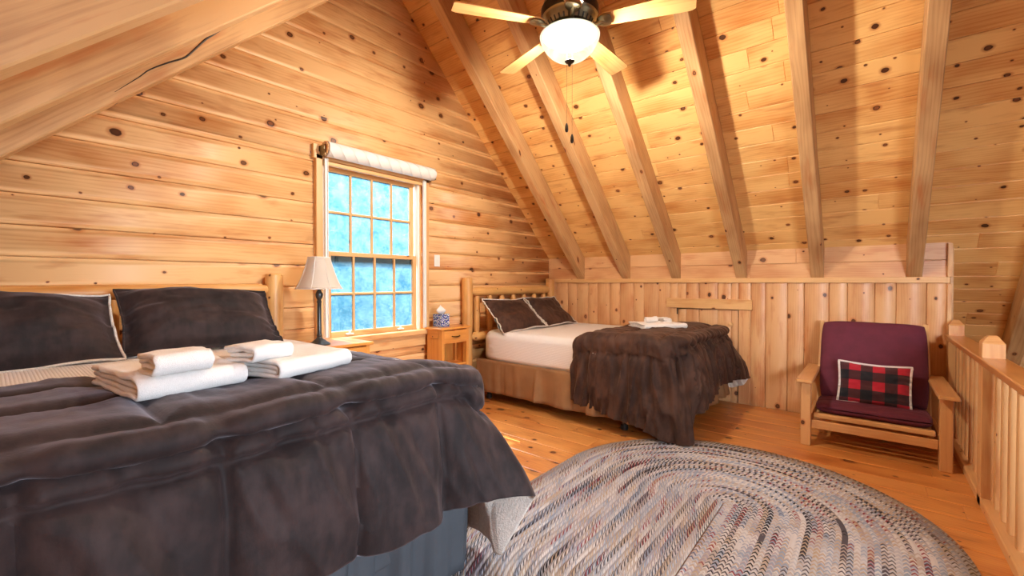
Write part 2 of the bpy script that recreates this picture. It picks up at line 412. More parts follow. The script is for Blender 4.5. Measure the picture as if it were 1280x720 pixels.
    def build(s, name, mats, parent=None, loc=None, sharp=35, solid=None, smooth=True):
        V = np.array(s.v)
        if parent is not None: org = np.array(parent['_o'])
        else:
            org = np.array(loc) if loc is not None else np.array(((V[:, 0].min()+V[:, 0].max())/2, (V[:, 1].min()+V[:, 1].max())/2, V[:, 2].min()))
        me = bpy.data.meshes.new(name); me.from_pydata([tuple(p) for p in V-org], [], s.f)
        ul = me.uv_layers.new(name='UVMap')
        ul.data.foreach_set('uv', np.array([c for u in s.uv for p in u for c in p], dtype=np.float32))
        at = me.attributes.new('rnd', 'FLOAT', 'FACE'); at.data.foreach_set('value', np.array(s.r, dtype=np.float32))
        for m in (mats if isinstance(mats, (list, tuple)) else [mats]): me.materials.append(m)
        me.polygons.foreach_set('material_index', np.array(s.mi, dtype=np.int32))
        if smooth:
            me.polygons.foreach_set('use_smooth', np.ones(len(s.f), dtype=bool))
            me.set_sharp_from_angle(angle=math.radians(sharp))
        me.update()
        o = bpy.data.objects.new(name, me); C.objects.link(o)
        if parent is not None: o.parent = parent
        else: o.location = org
        o['_o'] = [float(x) for x in org]
        if solid:
            md = o.modifiers.new('thickness', 'SOLIDIFY'); md.thickness = solid[0]; md.offset = solid[1]
            if len(solid) > 2: md.material_offset = solid[2]; md.material_offset_rim = solid[3]
        return o

def tag(o, label=None, cat=None, group=None, kind=None):
    if label: o['label'] = label
    if cat: o['category'] = cat
    if group: o['group'] = group
    if kind: o['kind'] = kind
    return o
def empty(name, loc, label, cat, group=None):
    o = bpy.data.objects.new(name, None); C.objects.link(o); o.location = loc; o['_o'] = [float(x) for x in loc]
    o.empty_display_size = .1
    return tag(o, label, cat, group)
def rotz(a): c, s = math.cos(a), math.sin(a); return np.array(((c, -s, 0), (s, c, 0), (0, 0, 1)))
def catmull(pts, n):
    pts = np.array(pts, float); q = np.vstack([2*pts[0]-pts[1], pts, 2*pts[-1]-pts[-2]])
    d = np.linalg.norm(np.diff(pts, axis=0), axis=1); cum = np.concatenate([[0], np.cumsum(d)])
    out = []
    for t in np.linspace(0, cum[-1], n):
        i = min(max(np.searchsorted(cum, t, side='right')-1, 0), len(pts)-2)
        u = (t-cum[i])/max(d[i], 1e-9); p0, p1, p2, p3 = q[i], q[i+1], q[i+2], q[i+3]
        out.append(.5*((2*p1)+(-p0+p2)*u+(2*p0-5*p1+4*p2-p3)*u*u+(-p0+3*p1-3*p2+p3)*u**3))
    return np.array(out)

# ================================================================== THE ROOM
# window opening in the gable wall
WY0, WY1, WZ0, WZ1 = 1.70, 2.77, .745, 2.25
SEAM0, COURSE = 1.386, .1655

def gable_wall():
    mb = MB()
    def depth(z):
        k = ((z-SEAM0) % COURSE); e = min(k, COURSE-k)
        return (-.03 if e < .0026 else -.004*max(0, 1-e/.006)) + .0022*math.sin(PI*min(1, k/COURSE))
    def strip(y0, y1, za, zb, off):
        zs = sorted(set([za, zb]+[q for q in [math.floor((za+.001-SEAM0)/COURSE)*COURSE+SEAM0+dq for dq in (.0025, .0028, .006, .035, .07, .1, .13, COURSE-.006, COURSE-.0028, COURSE-.0025)] if za < q < zb]))
        P = np.array([[(XG+depth(z), y, z) for z in zs] for y in (y0, y1)])
        UV = np.array([[(y+off[0], z+off[1]) for z in zs] for y in (y0, y1)])
        mb.grid(P, UV, rnd=off[2])
    n0 = int(math.floor((0-SEAM0)/COURSE)); z = SEAM0+n0*COURSE
    while z < 4.2:
        za, zb = max(z, 0)+1e-4, z+COURSE-1e-4
        off = (rng.uniform(0, 50), rng.uniform(0, 50), rng.random())
        yl, yh = YL-.05, YK+.02
        if zb > 1.575:
            yh = min(yh, YK-(za-1.575)/SL+.05); yl = max(yl, YL+(za-1.575)/SL-.05)
        if yl < yh:
            bounds = sorted(set([za, zb]+[q for q in (WZ0, WZ1) if za < q < zb]))
            for a, b in zip(bounds, bounds[1:]):
                if a >= WZ0-1e-6 and b <= WZ1+1e-6:
                    strip(yl, WY0, a, b, off); strip(WY1, yh, a, b, off)
                else: strip(yl, yh, a, b, off)
        z += COURSE
    o = mb.build('wall_left', M['gable'], sharp=14, solid=(.12, -1.0)); tag(o, kind='structure')
    return o
gable_wall()

def board_surface(mb, origin, u, v, n, ulen, widths, groove=.006, lens=(2.2, 4.2), seam_gap=.003):
    """tongue-and-groove boards: run along u, stack along v, face normal n"""
    origin, u, v, n = [np.array(a, float) for a in (origin, u, v, n)]
    a = 0
    for w in widths:
        x = -rng.uniform(0, lens[0]) if lens else 0
        while x < ulen:
            L = rng.uniform(*lens) if lens else ulen
            x0, x1 = max(0, x), min(ulen, x+L); x += L
            if x1-x0 < .02: continue
            prof = [(0, -groove*2.5), (.0012, -groove*2.5), (.0014, -groove*.7), (.005, 0), (w-.005, 0), (w-.0014, -groove*.7), (w-.0012, -groove*2.5), (w, -groove*2.5)]
            us = [(x0, -groove), (x0+seam_gap, 0), (x1-seam_gap, 0), (x1, -groove)]
            ou, ov = rng.uniform(0, 50), rng.uniform(0, 50)
            P = np.array([[origin+u*p+v*(a+q)+n*min(dp, dq) for q, dq in prof] for p, dp in us])
            UV = np.array([[(p+ou, q+ov) for q, dq in prof] for p, dp in us])
            nn = np.cross(u, v); mb.grid(P, UV, flip=np.dot(nn, n) < 0)
        a += w
def pitch_widths(total, w, jit=0):
    out = []; s = 0
    while s < total: k = w*(1+rng.uniform(-jit, jit)); out.append(k); s += k
    return out

XR = 4.2    # far end of the building, behind the camera
# roof boards, both pitches
rv = np.array((0, -1, SL))/NS; rn_ = np.array((0, -SL, -1))/NS
mb = MB()
ext = 1.5
board_surface(mb, (XG-.02, YK+ext/NS, 1.575-SL*ext/NS), (1, 0, 0), rv, rn_, XR-XG, pitch_widths((YK-YR)*NS+ext, .158), .005)
tag(mb.build('ceiling_right', M['ceil'], sharp=10, solid=(.03, -1.0)), kind='structure')
mb = MB()
lv = np.array((0, 1, SL))/NS; ln = np.array((0, SL, -1))/NS
board_surface(mb, (XG-.02, YL, 1.575), (1, 0, 0), lv, ln, XR-XG, pitch_widths((YR-YL)*NS, .158), .005)
tag(mb.build('ceiling_left', M['ceil'], sharp=10, solid=(.03, -1.0)), kind='structure')

# floor
mb = MB()
board_surface(mb, (XG, YL, 0), (1, 0, 0), (0, 1, 0), (0, 0, 1), .60-XG, pitch_widths(YK-YL-.01, .185, .12), .003, (1.6, 3.4), .0015)
tag(mb.build('floor', M['floor'], sharp=6, solid=(.04, -1.0)), kind='structure')
mb = MB(); board_surface(mb, (.60, YL, 0), (1, 0, 0), (0, 1, 0), (0, 0, 1), XR-.6, pitch_widths(1.7-YL, .185, .12), .003, (1.6, 3.4), .0015)
tag(mb.build('floor_landing', M['floor'], sharp=6, solid=(.04, -1.0)), kind='structure')
mb = MB(); board_surface(mb, (.5, 1.2, -2.5), (1, 0, 0), (0, 1, 0), (0, 0, 1), XR-.5, pitch_widths(5.6, .185, .12), .003, (1.6, 3.4), .0015)
tag(mb.build('floor_lower', M['floor'], sharp=6, solid=(.04, -1.0)), kind='structure')
# stairwell far wall and the sides of the well
mb = MB(); board_surface(mb, (.45, 5.93, -2.5), (1, 0, 0), (0, 0, 1), (0, -1, 0), XR-.45, pitch_widths(3.2, .1655), .01, None)
tag(mb.build('wall_stairwell', M['gable'], sharp=10, solid=(.05, -1.0)), kind='structure')
mb = MB(); board_surface(mb, (.62, 1.2, -2.5), (0, 1, 0), (0, 0, 1), (1, 0, 0), 4.75, pitch_widths(2.45, .1655), .01, None)
tag(mb.build('wall_under_loft', M['gable'], sharp=10, solid=(.05, -1.0)), kind='structure')
# closing board between the knee wall space and the stairwell
mb = MB(); mb.prism([(YK+.04, 0), (5.95, 0), (5.95, .62), (YK+.04, 1.54)], 'x', XE-.012, XE+.02)
tag(mb.build('wall_end', M['trim']), kind='structure')

# knee wall of vertical boards (with the opening of the low door) and the horizontal board above its trim
DX0, DX1, DZ1 = -1.662, -1.042, .965
PLX = [-3.43, -3.297, -3.11, -2.973, -2.803, -2.669, -2.5, -2.36, -2.184, -2.058, -1.883, -1.746, DX0, -1.569, -1.433, -1.242, -1.11, DX1, -.927, -.796, -.61, -.476, -.285, -.151, .038, .179, .368, .508]
def vboards(mb, xs, z0f, z1, y, groove=.007):
    for x0, x1 in zip(xs, xs[1:]):
        z0 = z0f(x0, x1)
        if z1-z0 < .01: continue
        prof = [(x0, groove*2), (x0+.0018, groove*2), (x0+.002, groove*.6), (x0+.007, 0), (x1-.007, 0), (x1-.002, groove*.6), (x1-.0018, groove*2), (x1, groove*2)]
        ou, ov = rng.uniform(0, 50), rng.uniform(0, 50)
        P = np.array([[(x, y+d, z) for x, d in prof] for z in (z0, z1)])
        UV = np.array([[(z+ou, x+ov) for x, d in prof] for z in (z0, z1)])
        mb.grid(P, UV, flip=True)
mb = MB()
vboards(mb, PLX, lambda a, b: DZ1 if (a >= DX0-1e-6 and b <= DX1+1e-6) else 0.0, ZK-.02, YK)
board_surface(mb, (XG, YK, ZK-.005), (1, 0, 0), (0, 0, 1), (0, -1, 0), XE-XG, [.145, .16], .005, (1.8, 3.5))
mb.box(((XG+XE)/2, YK+.09, .75), (XE-XG, .05, 1.6), ch=.001)
tag(mb.build('wall_back', M['knee'], sharp=10, solid=(.04, -1.0)), kind='structure')
# near side knee wall (mostly out of the frame)
mb = MB(); board_surface(mb, (XG, YL, 0), (1, 0, 0), (0, 0, 1), (0, 1, 0), XR-XG, pitch_widths(1.6, .16), .006)
tag(mb.build('wall_near', M['knee'], sharp=10, solid=(.04, -1.0)), kind='structure')
# trims
mb = MB(); mb.box(((XG+XE)/2, YK-.012, ZK-.022), (XE-XG-.01, .03, .048)); tag(mb.build('trim_1', M['trim']), kind='structure')
mb = MB(); mb.box((XE-.008, YK-.02, 1.43), (.03, .05, .27)); mb.box((XE-.008, YK-.012, .62), (.028, .03, 1.24)); tag(mb.build('trim_2', M['trim']), kind='structure')

# low access door in the knee wall
mb = MB()
vboards(mb, [DX0+.006, -1.569, -1.433, -1.242, -1.11, DX1-.006], lambda a, b: .003, DZ1-.008, YK+.006)
door = mb.build('door_1', M['knee'], sharp=10, solid=(.02, -1.0)); tag(door, kind='structure')
mb = MB(); mb.box((-1.345, YK-.014, 1.022), (.868, .03, .105)); mb.build('door_header', M['trim'], door)
mb = MB(); mb.box((-.985, YK-.006, .485), (.10, .014, .965)); mb.build('door_casing', M['knee'], door)
mb = MB(); mb.lathe([(.0001, .034), (.012, .034), (.021, .028), (.023, .019), (.016, .010), (.010, .006), (.010, -.012), (.0001, -.012)], (0, 0, 0), 20)
k = mb.build('door_knob', M['trim'], loc=(0, 0, 0)); k.rotation_euler = (PI/2, 0, 0)
k.parent = door; k.location = Vector((-1.108, YK-.012, .815))-Vector(door['_o'])
mb = MB(); mb.box((DX0, YK-.008, .93), (.012, .012, .07), ch=.002); mb.build('door_hinge', M['bronze'], door)

# rafters
RW, RD = .10, .205
RX = [-2.905, -2.275, -1.678, -1.016, -.374, .290, .975, 1.64, 2.3, 2.95]
rl_r = ['rafter on the far slope nearest the window wall', 'second far-slope rafter from the window wall, running behind the fan pull chain',
        'third far-slope rafter from the window wall, behind the lower right fan blade', 'far-slope rafter meeting the tip of the long right fan blade, fourth from the window wall',
        'far-slope rafter landing above the left arm of the armchair', 'last far-slope rafter landing on the knee wall, over the armchair',
        'rafter running down past the stairwell behind the railing']
rl_l = ['near-slope rafter closest to the window wall, with a long crack', 'near-slope rafter second from the window wall, above the dark bed', 'near-slope rafter third from the window wall, cut by the picture corner']
for side in (1, -1):
    for i, x in enumerate(RX[:7] if side == 1 else RX[:3]):
        mb = MB()
        yk = YK if side == 1 else YL
        low = (0.0 if i < 6 else 1.02) if side == 1 else 0.0
        dz = -RD*NS/1.0
        y0 = yk+side*low; z0 = 1.575-SL*low
        y1 = YR; z1 = 1.575+SL*(YK-YR)
        poly = [(y0, z0-.004), (y0, z0-RD*NS), (y1, z1-RD*NS), (y1, z1-.004)]
        # grain runs along the rafter: build as a sloped slab
        dirv = np.array((0, y1-y0, z1-z0)); L = np.linalg.norm(dirv); dirv /= L
        nrm = np.array((0, -side*SL, -1))/NS
        V, F, U = [], [], []
        for xx in (x-RW/2, x+RW/2):
            for (y, z) in poly: V.append((xx, y, z))
        c = .006
        P = []
        prof = [(-RW/2, 0), (-RW/2, RD-c), (-RW/2+c, RD), (RW/2-c, RD), (RW/2, RD-c), (RW/2, 0)]
        ou, ov = rng.uniform(0, 40), rng.uniform(0, 40)
        per = [0, .2, .206, .31, .316, .52]
        G = np.zeros((2, 6, 3)); UV = np.zeros((2, 6, 2))
        for e, (y, z) in enumerate(((y0, z0), (y1, z1))):
            for q, (px, pd) in enumerate(prof):
                # vertical (plumb) end cuts
                G[e, q] = (x+px, y, z-.004-pd*NS); UV[e, q] = (e*L+ou, per[q]+ov)
        mb.grid(G, UV, flip=(side == 1))
        ids = [0, 1, 2, 3, 4, 5]
        mb.add(G[0], [ids], [[(ou+p[0], ov+p[1]) for p in prof]])
        mb.add(G[1], [ids[::-1]], [[(ou+p[0], ov+p[1]) for p in prof][::-1]])
        o = mb.build('rafter', M['raft'], loc=(x, y0, z0-.1))
        lab = (rl_r[i] if i < len(rl_r) else None) if side == 1 else (rl_l[i] if i < len(rl_l) else None)
        if side == -1 and i == 0: FIRST_LEFT = o.name
        if lab: tag(o, lab, 'rafter', 'exposed roof rafters')
CRACK = [(-2.855, 0.412, 2.181), (-2.855, 0.503, 2.285), (-2.855, 0.546, 2.339), (-2.855, 0.623, 2.405), (-2.855, 0.692, 2.457), (-2.855, 0.728, 2.504), (-2.855, 0.790, 2.596), (-2.855, 0.868, 2.689), (-2.855, 0.936, 2.773), (-2.855, 1.035, 2.871)]
def crack(o, pts):
    b = MB(); b.tube(catmull(pts, 40), np.interp(np.linspace(0, 1, 40), [0, .3, .7, 1], [.001, .004, .006, .001]), 6)
    b.build('crack', M['bronze'], o)
crack(bpy.data.objects[FIRST_LEFT], CRACK)
# ridge board
mb = MB(); mb.box(((XG+XR)/2, YR, zroof(YR)-.16), (XR-XG, .05, .3)); tag(mb.build('trim_3', M['raft']), kind='structure')

# ------------------------------------------------------------------ window
def window():
    root = MB()
    x = XG
    # casing: side boards, head, stool and apron, all one frame
    for yy in (WY0-.0, WY1+.0):
        s_ = 1 if yy > 2 else -1
        root.box((x+.018, yy+s_*.005, (WZ0+2.27)/2), (.052, .055, 2.27-WZ0), ch=.004)
    root.box((x+.018, (WY0+WY1)/2, 2.262), (.052, WY1-WY0+.10, .06), ch=.004)
    root.box((x+.014, (WY0+WY1)/2, 2.215), (.034, WY1-WY0-.04, .03), ch=.003)
    win = root.build('window_1', M['trim']); tag(win, kind='structure')
    b = MB(); b.box((x+.03, (WY0+WY1)/2, .768), (.085, WY1-WY0+.06, .046), ch=.006); b.build('window_stool', M['trim'], win)
    b = MB(); b.box((x+.012, (WY0+WY1)/2, .69), (.03, WY1-WY0+.02, .11), ch=.004); b.build('window_apron', M['trim'], win)
    # jamb lining inside the wall
    b = MB()
    b.box((x-.055, WY0+.035, 1.5), (.11, .02, 1.46)); b.box((x-.055, WY1-.035, 1.5), (.11, .02, 1.46)); b.box((x-.055, (WY0+WY1)/2, 2.232), (.11, WY1-WY0, .024))
    b.build('window_jamb', M['trim'], win)
    for yy in (WY0+.055, WY1-.055):
        b = MB(); b.box((x-.05, yy, 1.5), (.09, .022, 1.42), ch=.004); b.build('jamb_liner', M['white_vinyl'], win)
    gy0, gy1 = 1.775, 2.695
    def sash(xc, y0, y1, z0, z1, bot, top, name):
        b = MB(); st = .044
        b.box((xc, y0+st/2, (z0+z1)/2), (.036, st, z1-z0)); b.box((xc, y1-st/2, (z0+z1)/2), (.036, st, z1-z0))
        b.box((xc, (y0+y1)/2, z0+bot/2), (.035, y1-y0-2*st+.004, bot)); b.box((xc, (y0+y1)/2, z1-top/2), (.035, y1-y0-2*st+.004, top))
        s_ = b.build(name, M['trim'], win)
        iy0, iy1, iz0, iz1 = y0+st, y1-st, z0+bot, z1-top
        b = MB()
        for i in (1, 2, 3): b.box((xc, iy0+(iy1-iy0)*i/4, (iz0+iz1)/2), (.03, .019, iz1-iz0), ch=.005)
        b.box((xc, (iy0+iy1)/2, (iz0+iz1)/2), (.028, iy1-iy0, .019), ch=.005)
        b.build('muntins', M['trim'], s_)
        b = MB(); b.box((xc-.004, (iy0+iy1)/2, (iz0+iz1)/2), (.004, iy1-iy0, iz1-iz0), ch=.0005); b.build('pane', M['glass'], s_)
        return s_
    sash(x-.078, gy0, gy1, 1.472, 2.222, .034, .045, 'upper_sash')
    lo = sash(x-.035, gy0, gy1, .785, 1.508, .052, .036, 'lower_sash')
    for yy in (gy0+.20, gy1-.20):
        b = MB(); b.box((x-.010, yy, .812), (.03, .07, .012), ch=.004); b.box((x-.004, yy, .825), (.012, .02, .022), ch=.004); b.build('sash_latch', M['white_vinyl'], lo)
window()

# roller shade on top of the window casing: a thick quilted blind and its side tracks
sh = empty('roller_shade', (XG+.05, 2.24, 2.25), 'rolled up white quilted roller shade above the window', 'blind')
b = MB()
prof = catmull([(.0, 0), (.045, 0), (.058, .012), (.06, .05), (.06, .58), (.06, 1.05), (.058, 1.09), (.045, 1.10), (.0, 1.10)], 40)
yy0 = 1.712; xc, zc = XG+.105, 2.305
P = np.zeros((28, len(prof), 3)); th = np.linspace(0, 2*PI, 28, endpoint=False)
UV = np.zeros((28, len(prof), 2))
for i, a in enumerate(th):
    P[i, :, 0] = xc+np.cos(a)*prof[:, 0]; P[i, :, 2] = zc+np.sin(a)*prof[:, 0]; P[i, :, 1] = yy0+prof[:, 1]
    UV[i, :, 0] = prof[:, 1]; UV[i, :, 1] = a*.06
b.grid(P, UV, closeu=True, flip=False); b.build('shade_roll', M['quilt'], sh, sharp=60)
b = MB()
for r in (.052, .036, .02): b.tube([(xc+r*math.cos(a), yy0-.004, zc+r*math.sin(a)) for a in np.linspace(0, 2*PI, 22)], .004, 6, False)
b.build('roll_end', M['trim'], sh)
b = MB(); b.box((XG+.075, yy0-.012, zc-.012), (.10, .006, .085), ch=.002); b.box((XG+.11, yy0-.016, zc), (.03, .012, .03), ch=.006); b.build('bracket', M['brass'], sh)
b = MB(); b.box((XG+.075, yy0+1.112, zc-.012), (.10, .006, .075), ch=.002); b.build('bracket', M['brass'], sh)
b = MB(); b.box((XG+.02, yy0-.042, zc-.015), (.04, .045, .115), ch=.003); b.build('bracket_block', M['trim'], sh)
for y in (1.742, 2.738):
    b = MB(); b.box((XG+.05, y, 1.525), (.014, .032, 1.44), ch=.004); b.box((XG+.06, y-.011, 1.525), (.014, .006, 1.44), ch=.002); b.box((XG+.06, y+.011, 1.525), (.014, .006, 1.44), ch=.002)
    b.build('shade_track', M['white_vinyl'], sh)

# light switch
b = MB(); b.box((XG+.008, 2.935, 1.472), (.007, .072, .118), ch=.003); sw = b.build('light_switch', M['white_vinyl'])
tag(sw, 'white light switch on the log wall right of the window', 'light switch')
b = MB(); b.box((XG+.0125, 2.935, 1.472), (.006, .012, .026), ch=.002); b.build('toggle', M['white_vinyl'], sw)
b = MB()
for dz in (-.042, .042): b.lathe([(.0001, .001), (.003, .001), (.003, 0)], (0, 0, 0), 8)
# outside: snowy ground and a few conifers
b = MB(); b.grid(np.array([[(x_, y_, -2.6+.15*float(fbm(x_*.3, y_*.3))) for y_ in np.linspace(-26, 30, 24)] for x_ in np.linspace(-44, -3.7, 18)]))
tag(b.build('ground', M['outdoor']), kind='structure')
def conifer(x, y, h, lab):
    t = empty('conifer', (x, y, -2.6), lab, 'tree', 'conifers outside the window')
    b = MB(); b.tube([(x, y, -2.6), (x, y, -2.6+h)], [.16, .03], 8); b.build('trunk', M['bark'], t)
    b = MB(); r = random.Random(int(x*100+y*7))
    n = 9
    for k in range(n):
        z = -2.6+h*(.16+.80*k/n); rad = h*.24*(1-k/n)+.15
        for a in range(11):
            th = 2*PI*(a+r.random()*.6)/11; L = rad*r.uniform(.75, 1.1)
            p0 = np.array((x, y, z+.12*h/n)); p1 = p0+np.array((math.cos(th)*L, math.sin(th)*L, -.45*L))
            sd = np.array((-math.sin(th), math.cos(th), 0))*L*.28
            mid = (p0*.45+p1*.55)
            b.add([p0, mid+sd, p1, mid-sd, mid+np.array((0, 0, .12*L))], [[0, 1, 4], [1, 2, 4], [2, 3, 4], [3, 0, 4], [0, 3, 2, 1]], [[(0, 0)]*3]*4+[[(0, 0)]*4])
    b.build('foliage', M['needles'], t, smooth=False)
for i, (x, y, h) in enumerate([(-15, 11.5, 7.5), (-17, 15.5, 8.5), (-14, 7.6, 6.4), (-20.5, 10.0, 9.)]):
    conifer(x, y, h, ['conifer seen dimly through the middle of the window', 'tall conifer dim through the right window panes', 'small conifer dim through the left window panes', 'tallest conifer, furthest behind the window'][i])

# ================================================================== BEDS
def log(mb, p0, p1, r, seg=18, taper=None, wob=.004):
    p0, p1 = np.array(p0, float), np.array(p1, float); n = 16
    pts, rad = [], []
    sd = rng.uniform(0, 50)
    for k in range(n):
        t = k/(n-1); q = p0+(p1-p0)*t
        q = q+np.array((float(vnoise(sd+t*3, 1)), float(vnoise(sd+t*3, 5)), 0))*wob
        rr = r*(1+.05*float(vnoise(sd+t*5, 9)))
        if taper: rr *= min(1, .45+ (min(t, 1-t)/taper)*.55) if min(t, 1-t) < taper else 1
        pts.append(q); rad.append(rr)
    e = .008*(p1-p0)/np.linalg.norm(p1-p0)
    pts = [pts[0]-e*.0]+pts+[pts[-1]+e]; rad = [rad[0]*.9]+rad+[rad[-1]*.82]
    pts[0] = pts[1]-e
    mb.tube(pts, rad, seg)

def softbox(x0, x1, y0, y1, z0, z1, r, nx=28, ny=28, nz=8, sag=.0, uvs=True):
    """mattress-like rounded box as one closed grid (top, sides): returns MB"""
    mb = MB()
    def wrap(n_around=96):
        # superellipse footprint rings from bottom to top then in to the middle
        cx, cy, hx, hy = (x0+x1)/2, (y0+y1)/2, (x1-x0)/2, (y1-y0)/2
        prof = [(1-.9, z0)] if False else []
        prof = [(r*.8, z0)]
        for k in range(nz+1): a = PI/2*k/nz; prof.append((r*.35*(1-math.sin(a)), z0+r*.5*(1-math.cos(a)) ))
        for k in range(nz+1):
            a = PI/2*k/nz; prof.append((r*(1-math.cos(a)), z1-r+r*math.sin(a)))
        for q in (1.6, 2.5, 4, 7, 12): prof.append((min(hx, hy)*min(.98, q*r/min(hx, hy)), z1+.0))
        P = np.zeros((n_around, len(prof), 3))
        for i in range(n_around):
            th = 2*PI*i/n_around
            for j, (ins, z) in enumerate(prof):
                hx_, hy_ = max(.001, hx-ins), max(.001, hy-ins)
                c, s_ = math.cos(th), math.sin(th); p = 9.
                k = (abs(c)**p+abs(s_)**p)**(-1/p)
                P[i, j] = (cx+hx_*c*k, cy+hy_*s_*k, z)
        return P
    P = wrap()
    UV = np.stack([P[:, :, 0]+P[:, :, 2]*.5, P[:, :, 1]+P[:, :, 2]], 2)
    mb.grid(P, UV, closeu=True)
    n = len(P); mb.add(P[:, -1], [list(range(n))], [[(p[0], p[1]) for p in P[:, -1]]])
    mb.add(P[:, 0], [list(range(n))[::-1]], [[(p[0], p[1]) for p in P[:, 0]][::-1]])
    return mb

def skirt(path, z0, z1, amp, wl, seed, out_bottom=.02, n=260):
    """gathered cloth hanging from z1 to z0 along a floor path"""
    path = np.array(path, float)
    q = catmull(path, n) if len(path) > 8 else None
    d = np.concatenate([[0], np.cumsum(np.linalg.norm(np.diff(path, axis=0), axis=1))])
    s_ = np.linspace(0, d[-1], n)
    X = np.interp(s_, d, path[:, 0]); Y = np.interp(s_, d, path[:, 1])
    tx, ty = np.gradient(X), np.gradient(Y); L = np.hypot(tx, ty); nx, ny = ty/L, -tx/L
    k = np.ones(9)/9
    nx = np.convolve(np.pad(nx, 4, 'edge'), k, 'valid'); ny = np.convolve(np.pad(ny, 4, 'edge'), k, 'valid')
    m = 12; P = np.zeros((n, m, 3))
    fold = np.clip(fbm(s_/wl+seed, s_*0+seed, 2)*1.2, -1, 1); fold = np.where(fold > .35, fold*1.6-.2, fold*.6)
    for j in range(m):
        t = j/(m-1)
        o = amp*fold*t**.8+out_bottom*t+.004*fbm(s_*6+seed, np.full(n, t*2.))
        P[:, j, 0] = X+nx*o; P[:, j, 1] = Y+ny*o; P[:, j, 2] = z1+(z0-z1)*t+.006*t*fold
    mb = MB(); mb.grid(P); return mb

def comforter(cfg):
    """Bed cover: a quilted top that rolls over the edges and hangs; outer shell velvet, lining sherpa."""
    X0, A, Y0, Y1 = cfg['X0'], cfg['A'], cfg['Y0'], cfg['Y1']
    nx, ny, m = cfg['nx'], cfg['ny'], cfg['m']
    qx, qy = cfg['qx'], cfg['qy']; sd = cfg['seed']
    rc = cfg.get('rc', .10)
    xs = np.linspace(X0, A, nx); ys = np.linspace(Y0, Y1, ny)
    GX, GY = np.meshgrid(xs, ys, indexing='ij')
    # round the two foot corners of the plateau
    cx = A-rc
    for (cy, sg) in ((Y0+rc, -1), (Y1-rc, 1)):
        msk = (GX > cx) & (sg*(GY-cy) > 0)
        a = (GX-cx)/rc; b = sg*(GY-cy)/rc
        mx = np.maximum(np.maximum(a, b), 1e-9); k = mx/np.maximum(np.hypot(a, b), 1e-9)
        GX = np.where(msk, cx+a*k*rc, GX); GY = np.where(msk, cy+sg*b*k*rc, GY)
    def seamd(c, sp, off): q = np.abs(((c-off)/sp+.5) % 1-.5)*sp; return q
    def quilt(u, v):
        d1 = seamd(u, qx, cfg['ox']); d2 = seamd(v, qy, cfg['oy'])
        d = np.minimum(d1, d2)
        return cfg['puff']*(1-np.exp(-(d/.035)**2)) - .010*np.exp(-(d/.011)**2)
    zt = np.interp(GX, cfg['zx'], cfg['zz'])
    edge = np.minimum.reduce([GX-X0, GY-Y0+.35, Y1-GY+.35])
    back = np.clip((GX-X0)/.07, 0, 1); zt = zt-cfg['backdrop']*(1-np.sqrt(1-(1-back)**2))
    zt = zt-cfg.get('drop1', 0)*np.clip((GY-(Y1-.32))/.32, 0, 1)**2
    wob = .012*fbm(GX*3+sd, GY*3, 3)+.006*np.abs(fbm(GX*5, GY*11+sd, 2))*cfg.get('crinkle', 1)+.005*np.abs(fbm(GX*3, GY*26+sd, 2))*cfg.get('crinkle', 1)
    GXb = GX+.02*fbm(GY*2.2+sd, GY*0+3)*(1-np.clip((GX-X0)/.4, 0, 1))
    Z = zt+quilt(GX, GY)+wob
    top = np.stack([GXb, GY, Z], 2)
    # perimeter columns: side Y0 from head to foot, foot, side Y1 back to head
    idx = [(i, 0) for i in range(nx-1)]+[(nx-1, j) for j in range(ny)]+[(i, ny-1) for i in range(nx-2, -1, -1)]
    T = np.array([top[i, j] for i, j in idx]); K = len(idx)
    # sharp-corner cloth coordinate along the perimeter
    flat = np.array([(xs[i], ys[j]) for i, j in idx]); p = np.concatenate([[0], np.cumsum(np.linalg.norm(np.diff(flat, axis=0), axis=1))])
    LS = A-X0; LF = Y1-Y0
    pr = p-LS            # 0 at the Y0 foot corner, LF at the Y1 foot corner
    # outward direction
    ang = np.interp(pr, [-cfg['cw'], cfg['cw'], LF-cfg['cw'], LF+cfg['cw']], [-PI/2, 0, 0, PI/2])
    N = np.stack([np.cos(ang), np.sin(ang), np.zeros(K)], 1)
    hem = np.array(cfg['hem'])     # rows: pr, x, y, z
    Hx = np.stack([np.interp(pr, hem[:, 0], hem[:, k]) for k in (1, 2, 3)], 1)
    ker = np.hanning(2*cfg.get('hsm', 4)+1); ker /= ker.sum(); h = len(ker)//2
    Hm = np.stack([np.convolve(np.pad(Hx[:, k], h, 'edge'), ker, 'valid') for k in range(3)], 1)
    footw = np.clip(np.interp(pr, [cfg['fw'][0]-.1, cfg['fw'][0], cfg['fw'][1], cfg['fw'][1]+.1], [0, 1, 1, 0]), 0, 1)
    S = np.zeros((K, m, 3)); tv = np.linspace(0, 1, m)
    for k in range(K):
        w = footw[k]
        pf = np.array(cfg['foot_prof']); ps = np.array(cfg['side_prof'])
        pr_ = pf*w+ps*(1-w)
        pts = [T[k]]+[T[k]+N[k]*o-np.array((0, 0, d)) for o, d in pr_]
        last = pts[-1]; H = Hm[k]
        dirv = H-last
        pts.append(last+dirv*.33+N[k]*cfg['belly']*.8); pts.append(last+dirv*.68+N[k]*cfg['belly']); pts.append(H)
        S[k] = catmull(pts, m)
    # displacement along local outward normal
    dk = np.gradient(S, axis=0); dm = np.gradient(S, axis=1); nn = np.cross(dk, dm); nn /= np.maximum(np.linalg.norm(nn, axis=2, keepdims=True), 1e-9)
    if np.mean(np.sum(nn[:, m//2]*N, 1)) < 0: nn = -nn
    blend = np.clip(tv/.06, 0, 1)[None, :, None]
    nn = nn*blend+np.array((0, 0, 1.))*(1-blend)
